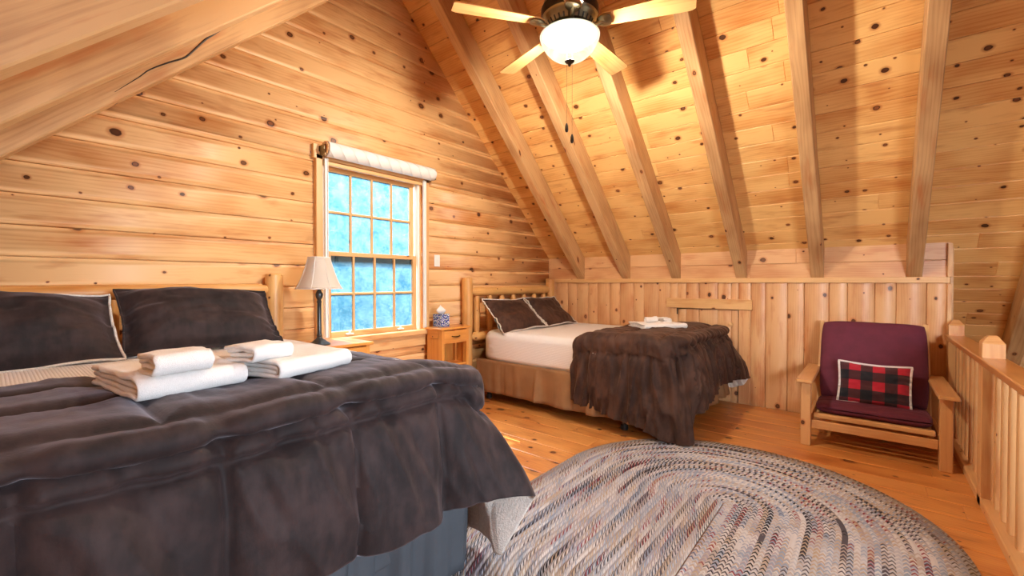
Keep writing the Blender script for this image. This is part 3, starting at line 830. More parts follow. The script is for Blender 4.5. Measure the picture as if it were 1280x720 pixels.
    tl = np.concatenate([np.zeros((K, 1)), np.cumsum(np.linalg.norm(np.diff(S, axis=1), axis=2), 1)], 1)
    pp = np.broadcast_to(pr[:, None], (K, m)); t2 = np.broadcast_to(tv[None, :], (K, m))
    dsv = seamd(pp, cfg['qs'], cfg['os']); dsh = np.abs(tl-cfg['hseam'])
    dq = np.minimum(dsv, dsh)
    q = cfg.get('puffs', cfg['puff'])*(1-np.exp(-(dq/.045)**2))-.015*np.exp(-(dq/.011)**2)*np.clip((tl-.17)/.05, 0, 1)
    grow = np.clip((t2-cfg.get('gs', .3))/.4, 0, 1)
    slant = pp+cfg.get('slant', .25)*(tl)*np.sign(fbm(pp*.8+sd, tl*.3))
    wr = cfg['wr']*grow*(fbm(slant*cfg['wf']+sd, tl*1.6, 2))+cfg['wr2']*np.clip(t2/.3, 0, 1)*(.35-np.abs(fbm(slant*cfg['wf']*1.3+sd*2, tl*2.6+4, 2)))
    gather = cfg.get('gather', 0)*np.exp(-((tl-cfg['hseam'])/.10)**2)*np.abs(vnoise(pp*38+sd, tl*5))
    topq = np.array([quilt(top[i, j, 0], top[i, j, 1]) for i, j in idx])[:, None]
    D = (q-topq*(1-np.clip(t2/.1, 0, 1))*0)*np.clip(t2/.10, 0, 1)+wr-gather
    D[:, 0] = 0
    D = np.where(tl < .2, np.clip(D, -.006, .02), D)
    S = S+nn*D[:, :, None]
    S[:, :, 2] = np.maximum(S[:, :, 2], cfg.get('zmin', .02)); S[:, 0] = T
    if 'ymax' in cfg: S[:, :, 1] = np.minimum(S[:, :, 1], cfg['ymax'])
    if 'ymin' in cfg: S[:, :, 1] = np.maximum(S[:, :, 1], cfg['ymin'])
    mb = MB()
    V = list(top.reshape(-1, 3)); F = []
    for i in range(nx-1):
        for j in range(ny-1): F.append([i*ny+j, (i+1)*ny+j, (i+1)*ny+j+1, i*ny+j+1])
    ring = [i*ny+j for i, j in idx]; base = len(V)
    prev = ring
    for r in range(1, m):
        cur = list(range(len(V), len(V)+K)); V.extend(S[:, r])
        for k in range(K-1): F.append([prev[k], cur[k], cur[k+1], prev[k+1]])
        prev = cur
    uv = [[(V[a][0], V[a][1]) for a in f] for f in F]
    mb.add(V, F, uv)
    o = mb.build(cfg['name'], [cfg['mat'], M['sherpa']], sharp=80, solid=(cfg['th'], -1.0, 1, 0))
    return o

# ---------------------------------------------------------------- bed one (nearest, dark)
B1 = dict(x0=-3.27, x1=-1.36, y0=-.36, y1=1.37)
bed = empty('log_bed', (-2.3, .5, 0), 'large log bed in the front with a slate grey bed skirt', 'bed')
for y in (-.36, 1.338):
    b = MB(); log(b, (-3.335, y, 0), (-3.335, y, 1.305), .06); b.build('bed_post', M['log'], bed)
b = MB(); log(b, (-3.335, -.38, 1.185), (-3.335, 1.335, 1.20), .045, taper=.05); b.build('head_rail', M['log'], bed)
b = MB(); log(b, (-3.335, -.38, .60), (-3.335, 1.335, .60), .045, taper=.05); b.build('head_rail', M['log'], bed)
for k in range(7):
    y = -.20+k*.22
    b = MB(); log(b, (-3.335, y, .60), (-3.335, y, 1.18), .03, 12, taper=.12); b.build('spindle', M['log'], bed)
softbox(-3.26, -1.36, -.37, 1.37, .20, .54, .03).build('box_spring', M['skirt_grey'], bed)
softbox(-3.27, -1.35, -.37, 1.36, .54, .852, .09).build('mattress', M['sheet'], bed)
skirt([(-3.2, 1.385), (-1.45, 1.385), (-1.37, 1.36), (-1.33, 1.30), (-1.325, 1.2), (-1.325, -.36)], .01, .56, .030, .09, 3.3, n=420).build('bed_skirt', M['skirt_grey'], bed, solid=(.004, 0))
for x, y in ((-3.1, -.25), (-3.1, 1.2), (-1.55, -.25), (-1.55, 1.2)):
    b = MB(); b.tube([(x, y, 0), (x, y, .21)], .025, 12); b.build('bed_leg', M['black'], bed)
# white blanket lying on the mattress
b = softbox(-3.24, -1.42, -.36, 1.375, .62, .868, .085)
tag(b.build('white_blanket', M['waffle']), 'white ribbed blanket under the pillows of the front bed', 'blanket')
comf1 = comforter(dict(name='comforter', X0=-2.28, A=-1.36, Y0=-.36, Y1=1.36, nx=120, ny=190, m=80, qx=.36, qy=.42, ox=-1.36, oy=.28, seed=2.2,
    rc=.09, puff=.015, drop1=.06, zx=[-2.4, -1.9, -1.5, -1.36], zz=[.885, .893, .906, .910], backdrop=.03, cw=.12, crinkle=.6,
    hem=[(-2, -2.4, -.42, .1), (-.2, -1.5, -.42, .1), (0, -1.25, -.40, .40), (.4, -1.255, .05, .41), (.9, -1.255, .54, .405), (1.22, -1.25, .86, .355), (1.5, -1.235, 1.14, .37), (1.60, -1.215, 1.25, .375), (1.69, -1.145, 1.39, .36),
         (1.715, -1.095, 1.465, .345), (1.74, -1.105, 1.462, .30), (1.80, -1.20, 1.365, .085), (1.90, -1.33, 1.43, .09), (2.2, -1.62, 1.47, .10), (2.9, -2.4, 1.46, .10)],
    foot_prof=[(.05, .012), (.068, .034), (.050, .052), (.014, .058), (.050, .066), (.078, .088), (.080, .108), (.086, .15)],
    side_prof=[(.03, .008), (.055, .03), (.07, .055), (.078, .09), (.08, .12), (.08, .15), (.08, .18), (.08, .21)],
    fw=(-.05, 1.62), belly=.012, qs=.36, os=.39, hseam=.245, puffs=.022, wr=.020, wf=7., wr2=.020, gs=.25, slant=.35, th=.003, mat=M['velvet'], hsm=2, zmin=.02, ymin=-.445))
tag(comf1, 'dark brown velvet comforter with sherpa lining spread over the front bed', 'comforter')

# ---------------------------------------------------------------- pillows
def pillow(name, c, w, h, t, ex, ey, label, group, mats, rim_mat, cat='pillow', rim_r=.006, flange=.03, seed=1., back_mat=None, uv_scale=None, sag=.04):
    """ex: unit vector along the width, ey: unit vector up the pillow; normal = ex x ey"""
    ex = np.array(ex, float)/np.linalg.norm(ex); ey = np.array(ey, float); ey -= ex*np.dot(ex, ey); ey /= np.linalg.norm(ey); ez = np.cross(ex, ey)
    c = np.array(c, float); n = 44
    g = np.linspace(-1, 1, n); Sx, Sy = np.meshgrid(g, g, indexing='ij')
    # softened square: edges pinch in between the corners
    px = Sx*(w/2)*(1-.045*(1-Sy**2)*Sx**2*1.0); py = Sy*(h/2)*(1-.06*(1-Sx**2)*Sy**2)
    fl = flange/(min(w, h)/2)
    a = np.clip((1-np.abs(Sx))/(1-0)-fl*.6, 0, 1); b_ = np.clip((1-np.abs(Sy))-fl*.6, 0, 1)
    th = (1-(1-np.clip(a*1.0, 0, 1))**3.2)**.62*(1-(1-np.clip(b_, 0, 1))**3.2)**.62
    wr = .016*fbm(Sx*2.2+seed, Sy*2.2, 3)*th+.020*np.abs(fbm(Sx*1.2+seed*3, Sy*5, 2))*(1-th)*.8-.014*np.abs(fbm(Sx*4+seed, Sy*1.3+seed, 2))*np.clip(-Sy, 0, 1)*th**.5
    outw = sag*(Sx**2*Sy**2)
    b = MB()
    for side, m in ((1, 0), (-1, 1)):
        off = side*(t/2)*th+wr*side+.0015*side
        bend = .025*fbm(Sx*1.1+seed, Sy*1.1+2, 1)
        P = c+px[..., None]*ex+py[..., None]*ey+(off+bend)[..., None]*ez
        UV = np.stack([px, py], 2)
        b.grid(P, UV, mat=m, flip=(side < 0))
        if side == 1:
            edge = [(i, 0) for i in range(n-1)]+[(n-1, j) for j in range(n-1)]+[(i, n-1) for i in range(n-1, 0, -1)]+[(0, j) for j in range(n-1, 0, -1)]
            rim = np.array([P[i, j] for i, j in edge])
    o = b.build(name, mats, sharp=80)
    tag(o, label, cat, group)
    r = MB(); pts = np.vstack([rim, rim[:2]])
    r.tube(pts, rim_r, 8, False); r.build('piping', rim_mat, o)
    return o
up1 = (-.50, 0, .42)
pillow('bed_pillow', (-3.0, .815, 1.035), .76, .45, .26, (.03, 1, 0), (-.30, .02, .32), 'brown velvet pillow on the front bed, the one nearer the window', 'pillows on the front bed', [M['velvet'], M['sherpa']], M['velvet'], seed=1.7, rim_r=.005)
pillow('bed_pillow', (-2.97, .04, 1.03), .78, .45, .26, (-.03, 1, 0), (-.30, -.02, .32), 'brown velvet pillow with a white fuzzy edge, cut by the picture edge', 'pillows on the front bed', [M['velvet'], M['sherpa']], M['sherpa'], seed=4.1, rim_r=.006)

# ---------------------------------------------------------------- bed two (by the knee wall)
bed = empty('log_bed', (-2.2, 4.1, 0), 'log bed in the far corner with a tan bed skirt', 'bed')
for y in (3.29, 4.86):
    b = MB(); log(b, (-3.335, y, 0), (-3.335, y, 1.295), .058); b.build('bed_post', M['log'], bed)
b = MB(); log(b, (-3.335, 3.32, 1.15), (-3.335, 4.84, 1.155), .052, taper=.04); b.build('head_rail', M['log'], bed)
b = MB(); log(b, (-3.335, 3.32, .66), (-3.335, 4.84, .66), .05, taper=.04); b.build('head_rail', M['log'], bed)
for k in range(7):
    y = 3.44+k*.21
    b = MB(); log(b, (-3.335, y, .68), (-3.335, y, 1.13), .036, 12, taper=.14); b.build('spindle', M['log'], bed)
softbox(-3.25, -1.20, 3.37, 4.86, .20, .43, .03).build('box_spring', M['skirt_tan'], bed)
softbox(-3.26, -1.19, 3.365, 4.865, .43, .725, .08).build('mattress', M['sheet'], bed)
skirt([(-3.26, 3.36), (-1.28, 3.36), (-1.21, 3.38), (-1.18, 3.43), (-1.175, 3.55), (-1.175, 4.86)], .10, .44, .045, .13, 8.1, n=360).build('bed_skirt', M['skirt_tan'], bed, solid=(.004, 0))
for x, y in ((-3.18, 3.47), (-3.1, 4.7), (-1.60, 3.45), (-1.5, 4.7)):
    b = MB(); b.tube([(x, y, .03), (x, y, .21)], .02, 12); b.lathe([(.0001, 0), (.03, 0), (.034, .012), (.03, .04), (.0001, .045)], (x, y, 0), 16); b.build('bed_leg', M['black'], bed)
b = softbox(-3.245, -1.32, 3.355, 4.875, .445, .737, .075)
tag(b.build('white_blanket', M['waffle']), 'white waffle blanket on the far corner bed', 'blanket')
comf2 = comforter(dict(name='comforter', X0=-2.02, A=-1.16, Y0=3.36, Y1=4.80, nx=96, ny=150, m=68, qx=.36, qy=.40, ox=-1.62, oy=3.62, seed=5.5,
    rc=.14, puff=.016, zx=[-2.1, -1.8, -1.45, -1.16], zz=[.775, .80, .815, .80], backdrop=.045, cw=.16, crinkle=1.2,
    hem=[(-.9, -2.045, 3.27, .235), (-.86, -2.04, 3.27, .215), (-.72, -1.88, 3.26, .18), (-.5, -1.66, 3.255, .14), (-.25, -1.40, 3.26, .105), (-.08, -1.20, 3.27, .035), (0, -1.10, 3.29, .025), (.10, -1.015, 3.36, .03), (.2, -1.015, 3.44, .24), (.35, -1.01, 3.62, .27), (.6, -1.01, 3.9, .32), (.9, -1.0, 4.2, .33),
         (1.2, -.98, 4.55, .32), (1.34, -.96, 4.78, .29), (1.40, -.93, 4.90, .285), (1.46, -.97, 4.91, .22), (1.56, -1.08, 4.91, .16), (2.4, -1.9, 4.91, .2)],
    foot_prof=[(.045, .010), (.075, .036), (.066, .062), (.048, .074), (.066, .086), (.088, .11), (.10, .14), (.105, .17)],
    side_prof=[(.03, .012), (.055, .038), (.07, .065), (.076, .10), (.08, .13), (.08, .15), (.078, .17), (.075, .19)],
    fw=(.12, 1.36), belly=.015, qs=.36, os=.02, hseam=.19, wr=.034, wf=12., wr2=.040, gs=.22, slant=.1, gather=.012, th=.003, mat=M['velvet2'], hsm=2, zmin=.012, ymax=4.93))
tag(comf2, 'brown velvet comforter draped over the foot of the far corner bed', 'comforter')
pillow('bed_pillow', (-3.015, 3.70, .895), .68, .47, .16, (.05, 1, 0), (-.36, -.02, .32), 'brown velvet pillow with cream lining nearer the nightstand on the corner bed', 'pillows on the corner bed', [M['velvet2'], M['sheet']], M['sherpa'], seed=7.3, rim_r=.007)
pillow('bed_pillow', (-3.01, 4.40, .895), .68, .47, .16, (-.03, 1, 0), (-.36, .02, .32), 'brown velvet pillow nearer the board knee wall on the corner bed', 'pillows on the corner bed', [M['velvet2'], M['sheet']], M['sherpa'], seed=9.9, rim_r=.006)

# ---------------------------------------------------------------- towels
def towel(name, c, lx, ly, h, rz, label, group, layers=2, roll=False, seed=1.):
    """folded terry towel; the rounded fold faces local +x"""
    b = MB(); R = rotz(rz); c = np.array(c, float)
    def ribbon(path, th, y0, y1, sd):
        path = catmull(path, 64); T = np.gradient(path, axis=0); T /= np.linalg.norm(T, axis=1)[:, None]
        Nn = np.stack([-T[:, 1], T[:, 0]], 1)
        # closed outline of the thick ribbon, rounded ends
        e0 = [path[0]-T[0]*th*.35]; e1 = [path[-1]+T[-1]*th*.35]
        out = np.vstack([path+Nn*th/2, e1, (path-Nn*th/2)[::-1], e0])
        ys = np.linspace(y0, y1, 22); P = np.zeros((len(out), len(ys)+2, 3))
        allys = np.concatenate([[y0-.004], ys, [y1+.004]]); cen = path.mean(0)
        for j, y in enumerate(allys):
            o2 = out.copy()
            if j in (0, len(allys)-1):
                near = np.vstack([path, path[-1:], path[::-1], path[:1]]); o2 = near+(out-near)*.35
            wob = .004*fbm(o2[:, 0]*14+sd, np.full(len(o2), y*14+sd), 2)
            P[:, j, 0] = o2[:, 0]+wob; P[:, j, 1] = y+.003*fbm(o2[:, 0]*20+sd, o2[:, 1]*30); P[:, j, 2] = o2[:, 1]+wob
        P = (P@R.T)+c
        UV = np.stack(np.broadcast_arrays(np.arange(len(out))[:, None]*.01, allys[None, :]), 2)
        b.grid(P, UV, closeu=True)
        for j, fl in ((0, False), (P.shape[1]-1, True)):
            n = 64; half = len(path)
            Fc = []
            for k in range(half-1):
                a0, a1 = k, k+1; b0, b1 = 2*half-k, 2*half-k-1
                f = [a0, a1, b1, b0]; Fc.append(f if fl else f[::-1])
            b.add(P[:, j], Fc, [[(0, 0)]*4]*len(Fc))
    if roll:
        pts = []; th = h*.17
        for a in np.linspace(0, 2*PI*2.3, 70):
            r = h*.06+(h*.40-h*.06)*a/(2*PI*2.3); pts.append((r*math.cos(a), h/2+r*math.sin(a)))
        ribbon(pts, th, -ly/2, ly/2, seed)
    else:
        th = h/(2*layers)*1.0
        for l in range(layers):
            r = h/2-th/2-l*th; xf = lx/2-h/2-l*.004
            pts = [(-lx/2+.01*l+(.012 if l else 0), h/2-r), (-lx/4, h/2-r-.002), (0, h/2-r), (xf-.02, h/2-r)]
            for a in np.linspace(-PI/2, PI/2, 7): pts.append((xf+max(r, .003)*math.cos(a)*.9, h/2+r*math.sin(a)))
            pts += [(xf-.02, h/2+r), (0, h/2+r+.003), (-lx/4, h/2+r), (-lx/2+.008*l, h/2+r-.002)]
            ribbon(pts, th*.97, -ly/2+.004*l, ly/2-.004*l, seed+l)
    return tag(b.build(name, M['towel'], sharp=60), label, 'towel', group)
towel('bath_towel', (-1.765, .385, .917), .40, .28, .065, math.radians(7), 'folded white bath towel on the front bed, the one further from the window', 'folded towels on the beds', seed=1.2)
towel('hand_towel', (-1.625, .37, .980), .15, .14, .062, math.radians(5), 'small folded white hand towel on the bath towel further from the window', 'small towels on the bath towels', seed=3.2)
towel('bath_towel', (-1.765, .73, .917), .42, .31, .065, math.radians(15), 'folded white bath towel on the front bed, the one nearer the lamp', 'folded towels on the beds', seed=5.2)
towel('hand_towel', (-1.665, .62, .980), .15, .15, .055, math.radians(18), 'small folded white hand towel on the bath towel nearer the lamp', 'small towels on the bath towels', seed=7.2)
towel('bath_towel', (-1.56, 4.08, .822), .34, .42, .045, math.radians(-40), 'folded white bath towel on the brown comforter of the corner bed', 'folded towels on the beds', seed=9.2)
towel('washcloth', (-1.60, 4.03, .866), .06, .13, .06, math.radians(-28), 'rolled white washcloth on the corner bed towel, nearer the headboard', 'washcloths on the corner bed', roll=True, seed=2.2)
towel('washcloth', (-1.52, 4.17, .866), .09, .14, .045, math.radians(40), 'folded white washcloth leaning on the corner bed towel, nearer the knee wall', 'washcloths on the corner bed', seed=4.4)

# ---------------------------------------------------------------- nightstands
def nightstand(x0, x1, y0, y1, h, label):
    t = empty('nightstand', ((x0+x1)/2, (y0+y1)/2, 0), label, 'nightstand', 'pine nightstands')
    pw = .055
    b = MB(); b.box(((x0+x1)/2+.008, (y0+y1)/2, h-.011), (x1-x0+.016, y1-y0+.024, .022), ch=.004, grain=1); b.build('top', M['stand'], t)
    for x in (x0+pw/2, x1-pw/2):
        for y in (y0+pw/2, y1-pw/2):
            b = MB(); b.box((x, y, (h-.022)/2), (pw if x > (x0+x1)/2 else pw, pw*.55 if False else pw*.6, h-.022), ch=.003); b.build('leg', M['stand'], t)
    for y in (y0+.018, y1-.018):
        b = MB(); b.box(((x0+x1)/2, y, h*.5), (x1-x0-2*pw+.01, .012, h*.74), ch=.001); b.box(((x0+x1)/2, y+(-.004 if y < (y0+y1)/2 else .004), h-.062), (x1-x0-2*pw+.01, .018, .08), ch=.002); b.build('side_panel', M['stand'], t)
    b = MB(); b.box((x0+.012, (y0+y1)/2, h*.5), (.01, y1-y0-2*.035, h*.78), ch=.001); b.build('back_panel', M['stand'], t)
    d = MB(); d.box((x1-.012, (y0+y1)/2, h-.095), (.02, y1-y0-.07, .125), ch=.003, grain=1); dr = d.build('drawer', M['stand'], t)
    d = MB(); d.tube([(x1-.004, (y0+y1)/2-.05, h-.088), (x1+.012, (y0+y1)/2-.042, h-.092), (x1+.016, (y0+y1)/2, h-.097), (x1+.012, (y0+y1)/2+.042, h-.092), (x1-.004, (y0+y1)/2+.05, h-.088)], [.004, .005, .006, .005, .004], 10); d.build('handle', M['handle'], dr)
    for z in (h-.375, .10):
        b = MB(); b.box(((x0+x1)/2+.006, (y0+y1)/2, z), (x1-x0-.03, y1-y0-.05, .018), ch=.002, grain=1); b.build('shelf', M['stand'], t)
    return t
nightstand(XG+.06, -2.93, 1.44, 1.87, .80, 'pine nightstand under the window, under the table lamp')
nightstand(XG+.065, -3.13, 2.745, 3.125, .815, 'honey pine nightstand with drawer and open shelf between window and corner bed')

# tissue box
tb = MB(); tb.box((-3.27, 2.87, .815+.062), (.115, .115, .124), ch=.002); box = tb.build('tissue_box', M['tissuebox'])
tag(box, 'blue and white floral tissue box on the nightstand with drawer', 'tissue box')
b = MB(); n = 18; P = np.zeros((n, 9, 3))
for i in range(n):
    a = 2*PI*i/n
    for j in range(9):
        tt = j/8; r = (.012+.030*math.sin(PI*min(1, tt*1.15))*(1+.3*math.sin(3*a)))*(1-.85*tt**2)
        P[i, j] = (-3.27+r*math.cos(a)+.008*tt, 2.87+r*1.25*math.sin(a)-.02*tt, .938+.088*tt+.006*math.sin(2*a)*tt)
b.grid(P, closeu=True); b.build('tissue', M['towel'], box)

# table lamp
lx, ly, lz = -3.06, 1.53, .80
lp = empty('table_lamp', (lx, ly, lz), 'table lamp with a cream bell shade beside the window', 'lamp')
b = MB(); b.lathe([(.0001, 0), (.072, 0), (.074, .008), (.064, .016), (.052, .022), (.042, .032), (.024, .044), (.018, .055), (.014, .06), (.0001, .06)], (lx, ly, lz), 28); b.build('base', M['pewter'], lp)
b = MB(); b.lathe([(.0001, .05), (.017, .06), (.020, .07), (.015, .08), (.0145, .2), (.0145, .30), (.018, .31), (.013, .325), (.024, .345), (.027, .365), (.018, .385), (.011, .395), (.016, .403), (.009, .41), (.008, .48), (.0001, .48)], (lx, ly, lz), 20); b.build('pole', M['pewter'], lp)
b = MB(); b.lathe([(.0001, .47), (.017, .47), (.019, .52), (.03, .54), (.034, .57), (.028, .605), (.0001, .62)], (lx, ly, lz), 16); b.build('bulb', M['white_vinyl'], lp)
b = MB(); b.tube([(lx-.05, ly, lz+.398), (lx+.05, ly, lz+.398)], .002, 6); b.build('switch', M['pewter'], lp)
b = MB()
prof = [(.162, .405), (.147, .43), (.126, .475), (.104, .535), (.086, .592), (.076, .63)]
prof = catmull(prof, 14); th = np.linspace(0, 2*PI, 48, endpoint=False)
P = np.zeros((48, 14, 3))
for i, a in enumerate(th):
    k = 1-.035*abs(math.sin(4*a))
    P[i, :, 0] = lx+np.cos(a)*prof[:, 0]*k; P[i, :, 1] = ly+np.sin(a)*prof[:, 0]*k; P[i, :, 2] = lz+prof[:, 1]
b.grid(P, closeu=True); shd = b.build('lamp_shade', M['shade'], lp, sharp=70, solid=(.002, 0))
b = MB()
for k in range(8):
    a = 2*PI*k/8; b.tube([(lx+math.cos(a)*(r+.001), ly+math.sin(a)*(r+.001), lz+z) for r, z in prof], .0022, 6)
for j in (0, -1): b.tube([(lx+math.cos(a)*prof[j][0]*(1-.035*abs(math.sin(4*a))), ly+math.sin(a)*prof[j][0]*(1-.035*abs(math.sin(4*a))), lz+prof[j][1]) for a in np.linspace(0, 2*PI, 49)], .003, 6, False)
b.build('shade_trim', M['sheet'], shd)

# ---------------------------------------------------------------- ceiling fan
fx, fy, fz = -1.397, 2.24, 2.74
fan = empty('ceiling_fan', (fx, fy, fz), 'brass ceiling fan with five oak blades and a lit glass bowl', 'ceiling fan')
ztop = zroof(YR)-.32
b = MB(); b.tube([(fx, fy, fz+.25), (fx, fy, ztop)], .013, 14); b.build('downrod', M['brass'], fan)
b = MB(); b.lathe([(.0001, 0), (.07, 0), (.07, -.03), (.055, -.07), (.02, -.085), (.0001, -.085)], (fx, fy, ztop+.01), 28); b.build('canopy', M['brass'], fan)
b = MB(); b.lathe([(.0001, .27), (.03, .26), (.05, .235), (.10, .215), (.155, .18), (.168, .14), (.168, .085), (.16, .07), (.15, .062), (.146, .055), (.13, .03), (.10, .018), (.075, .012), (.0001, .012)], (fx, fy, fz), 48)
b.build('motor_housing', M['brass'], fan)
b = MB(); b.lathe([(.1685, .142), (.1705, .14), (.1705, .09), (.1685, .088)], (fx, fy, fz), 48); b.build('housing_band', M['bronze'], fan)
for k in range(30):
    a = 2*PI*k/30
    b = MB(); R = rotz(a)
    nrm = np.array((.6, 0, -.8)); 
    Rm = R@np.array(((.8*.0+.66, 0, .75), (0, 1, 0), (-.75*-1, 0, -.66))).T
    p = np.array((fx, fy, fz))+R@np.array((.1375, 0, .0425))
    b.bar(p-R@np.array((.0085, 0, .0125)), p+R@np.array((.0065, 0, .0095)), .010, .003, up=tuple(R@np.array((.6, 0, -.8))), ch=.001)
    b.build('vent_slot', M['black'], fan)
b = MB(); b.lathe([(.0001, .02), (.06, .018), (.075, 0), (.10, -.006), (.165, -.010), (.166, -.016), (.0001, -.018)], (fx, fy, fz), 36); b.build('light_fitter', M['brass'], fan)
prof = catmull([(.172, -.012), (.178, -.018), (.175, -.035), (.163, -.065), (.135, -.105), (.10, -.135), (.06, -.153), (.02, -.16), (.0005, -.16)], 30)
b = MB(); b.lathe(prof, (fx, fy, fz), 56); b.build('glass_bowl', M['bowl'], fan, sharp=70)
b = MB(); b.lathe([(.0001, -.153), (.026, -.158), (.03, -.165), (.022, -.174), (.012, -.178), (.008, -.19), (.004, -.196), (.0001, -.198)], (fx, fy, fz), 20); b.build('finial', M['bronze'], fan)
for k in range(5):
    a = math.radians(-53+72*k); R = rotz(a); tl = math.radians(-11)
    ct, st = math.cos(tl), math.sin(tl)
    Rt = R@np.array(((1, 0, 0), (0, ct, -st), (0, st, ct)))
    o0 = np.array((fx, fy, fz+.045))
    # blade outline
    us = np.linspace(0, 1, 26); r0, r1 = .165, .70
    rows = []
    for u in us:
        hw = (.046+.022*min(1, u*1.2))*min(1, ((u+.02)/.10)**.5 if u < .1 else 1)
        if u > .965: hw *= (1-((u-.965)/.035)**2*.16)
        rows.append((r0+(r1-r0)*u, hw))
    P = []; t_ = .0035
    G = np.zeros((26, 9, 3)); UV = np.zeros((26, 9, 2))
    for i, (r, hw) in enumerate(rows):
        ring = [(-hw, -t_), (0, -t_), (hw, -t_), (hw+.001, 0), (hw, t_), (0, t_), (-hw, t_), (-hw-.001, 0), (-hw, -t_)]
        for j, (y, z) in enumerate(ring): G[i, j] = o0+Rt@np.array((r, y, z)); UV[i, j] = (r+k*3.1, y+(k*1.7)+.4*(z > 0))
    b = MB(); b.grid(G, UV, flip=True)
    for e, fl in ((0, False), (25, True)):
        ids = list(range(8)); b.add(G[e][:8], [ids if fl else ids[::-1]], [[tuple(UV[e][q]) for q in (ids if fl else ids[::-1])]])
    bl = b.build('fan_blade', M['blade'], fan, sharp=40)
    # blade iron: curved arm with a shell-shaped plate under the blade
    b = MB()
    b.tube([o0+R@np.array(q) for q in ((.09, 0, -.02), (.12, 0, -.03), (.15, 0, -.024), (.185, 0, -.014), (.215, 0, -.012))], [.012, .011, .010, .012, .008], 10)
    G = np.zeros((9, 7, 3))
    for i in range(9):
        u = i/8; hw = .012+.034*math.sin(PI*min(1, u*.62+.12))
        for j in range(7):
            w = j/3-1; G[i, j] = o0+Rt@np.array((.165+.085*u-.012*w*w*u, hw*w, -.010-.008*(1-w*w)*math.sin(PI*u*.9+.2)))
    b.grid(G); b.build('blade_iron', M['brass'], fan, solid=(.004, 0))
for (dx, dy, z1, nm) in ((-.02, .0, 2.20, 0), (.012, .01, 2.13, 1)):
    b = MB(); z0 = fz-.165
    b.tube([(fx+dx, fy+dy, z0+.1), (fx+dx, fy+dy, z1)], .0011, 6); ch = b.build('pull_chain', M['brass'], fan)
    b = MB(); b.lathe([(.0001, .012), (.004, .01), (.009, -.005), (.011, -.03), (.007, -.042), (.0001, -.044)], (fx+dx, fy+dy, z1), 12); b.build('pull_fob', M['bronze'], ch)

# ---------------------------------------------------------------- rug
rc_ = np.array((-.62, 2.12)); ra, rb = 1.0, 1.50; half = rb-ra
nr, na = 168, 420
b = MB(); P = np.zeros((na, nr, 3)); UV = np.zeros((na, nr, 2))
ds = np.linspace(.002, ra, nr)
for i in range(na):
    s = i/na
    for j, d in enumerate(ds):
        Lr = 2*PI*d; Ls = 4*half; tot = Lr+Ls; q = s*tot
        if q < 2*half: pt = (d, -half+q); al = q
        elif q < 2*half+PI*d: a = (q-2*half)/d; pt = (d*math.cos(a), half+d*math.sin(a)); al = q
        elif q < 4*half+PI*d: w = q-2*half-PI*d; pt = (-d, half-w); al = q
        else: a = PI+(q-4*half-PI*d)/d; pt = (d*math.cos(a), -half+d*math.sin(a)); al = q
        z = .013+.0045*abs(math.sin(PI*d/.024))
        if j == nr-1: z = .002
        P[i, j] = (rc_[0]+pt[0], rc_[1]+pt[1], z); UV[i, j] = (al, d)
b.grid(P, UV, closeu=True, flip=True)
rug = b.build('braided_rug', M['rug'], sharp=80, loc=(rc_[0], rc_[1], 0)); tag(rug, 'large oval braided rug in grey, cream and red on the floor', 'rug')

# ---------------------------------------------------------------- armchair
ch = empty('armchair', (0, 4.35, 0), 'low wooden armchair with maroon cushions against the knee wall', 'armchair')
for x in (-.37, .40):
    b = MB(); b.box((x, 4.03, .245), (.066, .055, .49), ch=.004); b.build('front_leg', M['chairw'], ch)
    b = MB(); b.box((x, 4.70, .245), (.066, .055, .49), ch=.004); b.build('rear_leg', M['chairw'], ch)
    b = MB(); b.box((x-.004 if x < 0 else x+.004, 4.34, .503), (.105, .84, .026), ch=.006); b.build('armrest', M['chairw'], ch)
    b = MB(); b.box((x*.965, 4.365, .165), (.024, .62, .075), ch=.003); b.build('side_rail', M['chairw'], ch)
b = MB(); b.box((.015, 4.04, .165), (.70, .024, .062), ch=.003); b.build('front_rail', M['chairw'], ch)
sf = MB(); sf.box((.015, 4.085, .224), (.68, .045, .034), ch=.005)
for k in range(5): sf.box((.015, 4.20+k*.09, .212-k*.010), (.64, .05, .016), ch=.002)
sf.box((-.305, 4.33, .20), (.03, .46, .024), ch=.003); sf.box((.335, 4.33, .20), (.03, .46, .024), ch=.003)
sfo = sf.build('seat_frame', M['trim'], ch)
bf = MB()
for x in (-.325, .355): bf.bar((x, 4.52, .18), (x, 4.83, .905), .034, .022, up=(0, -1, .3), ch=.003)
for k in range(6):
    t_ = .1+k*.16; bf.bar((-.31, 4.53+.31*t_, .2+.7*t_), (.34, 4.53+.31*t_, .2+.7*t_), .014, .055, up=(0, -.4, 1), ch=.002)
bf.build('back_frame', M['trim'], ch)
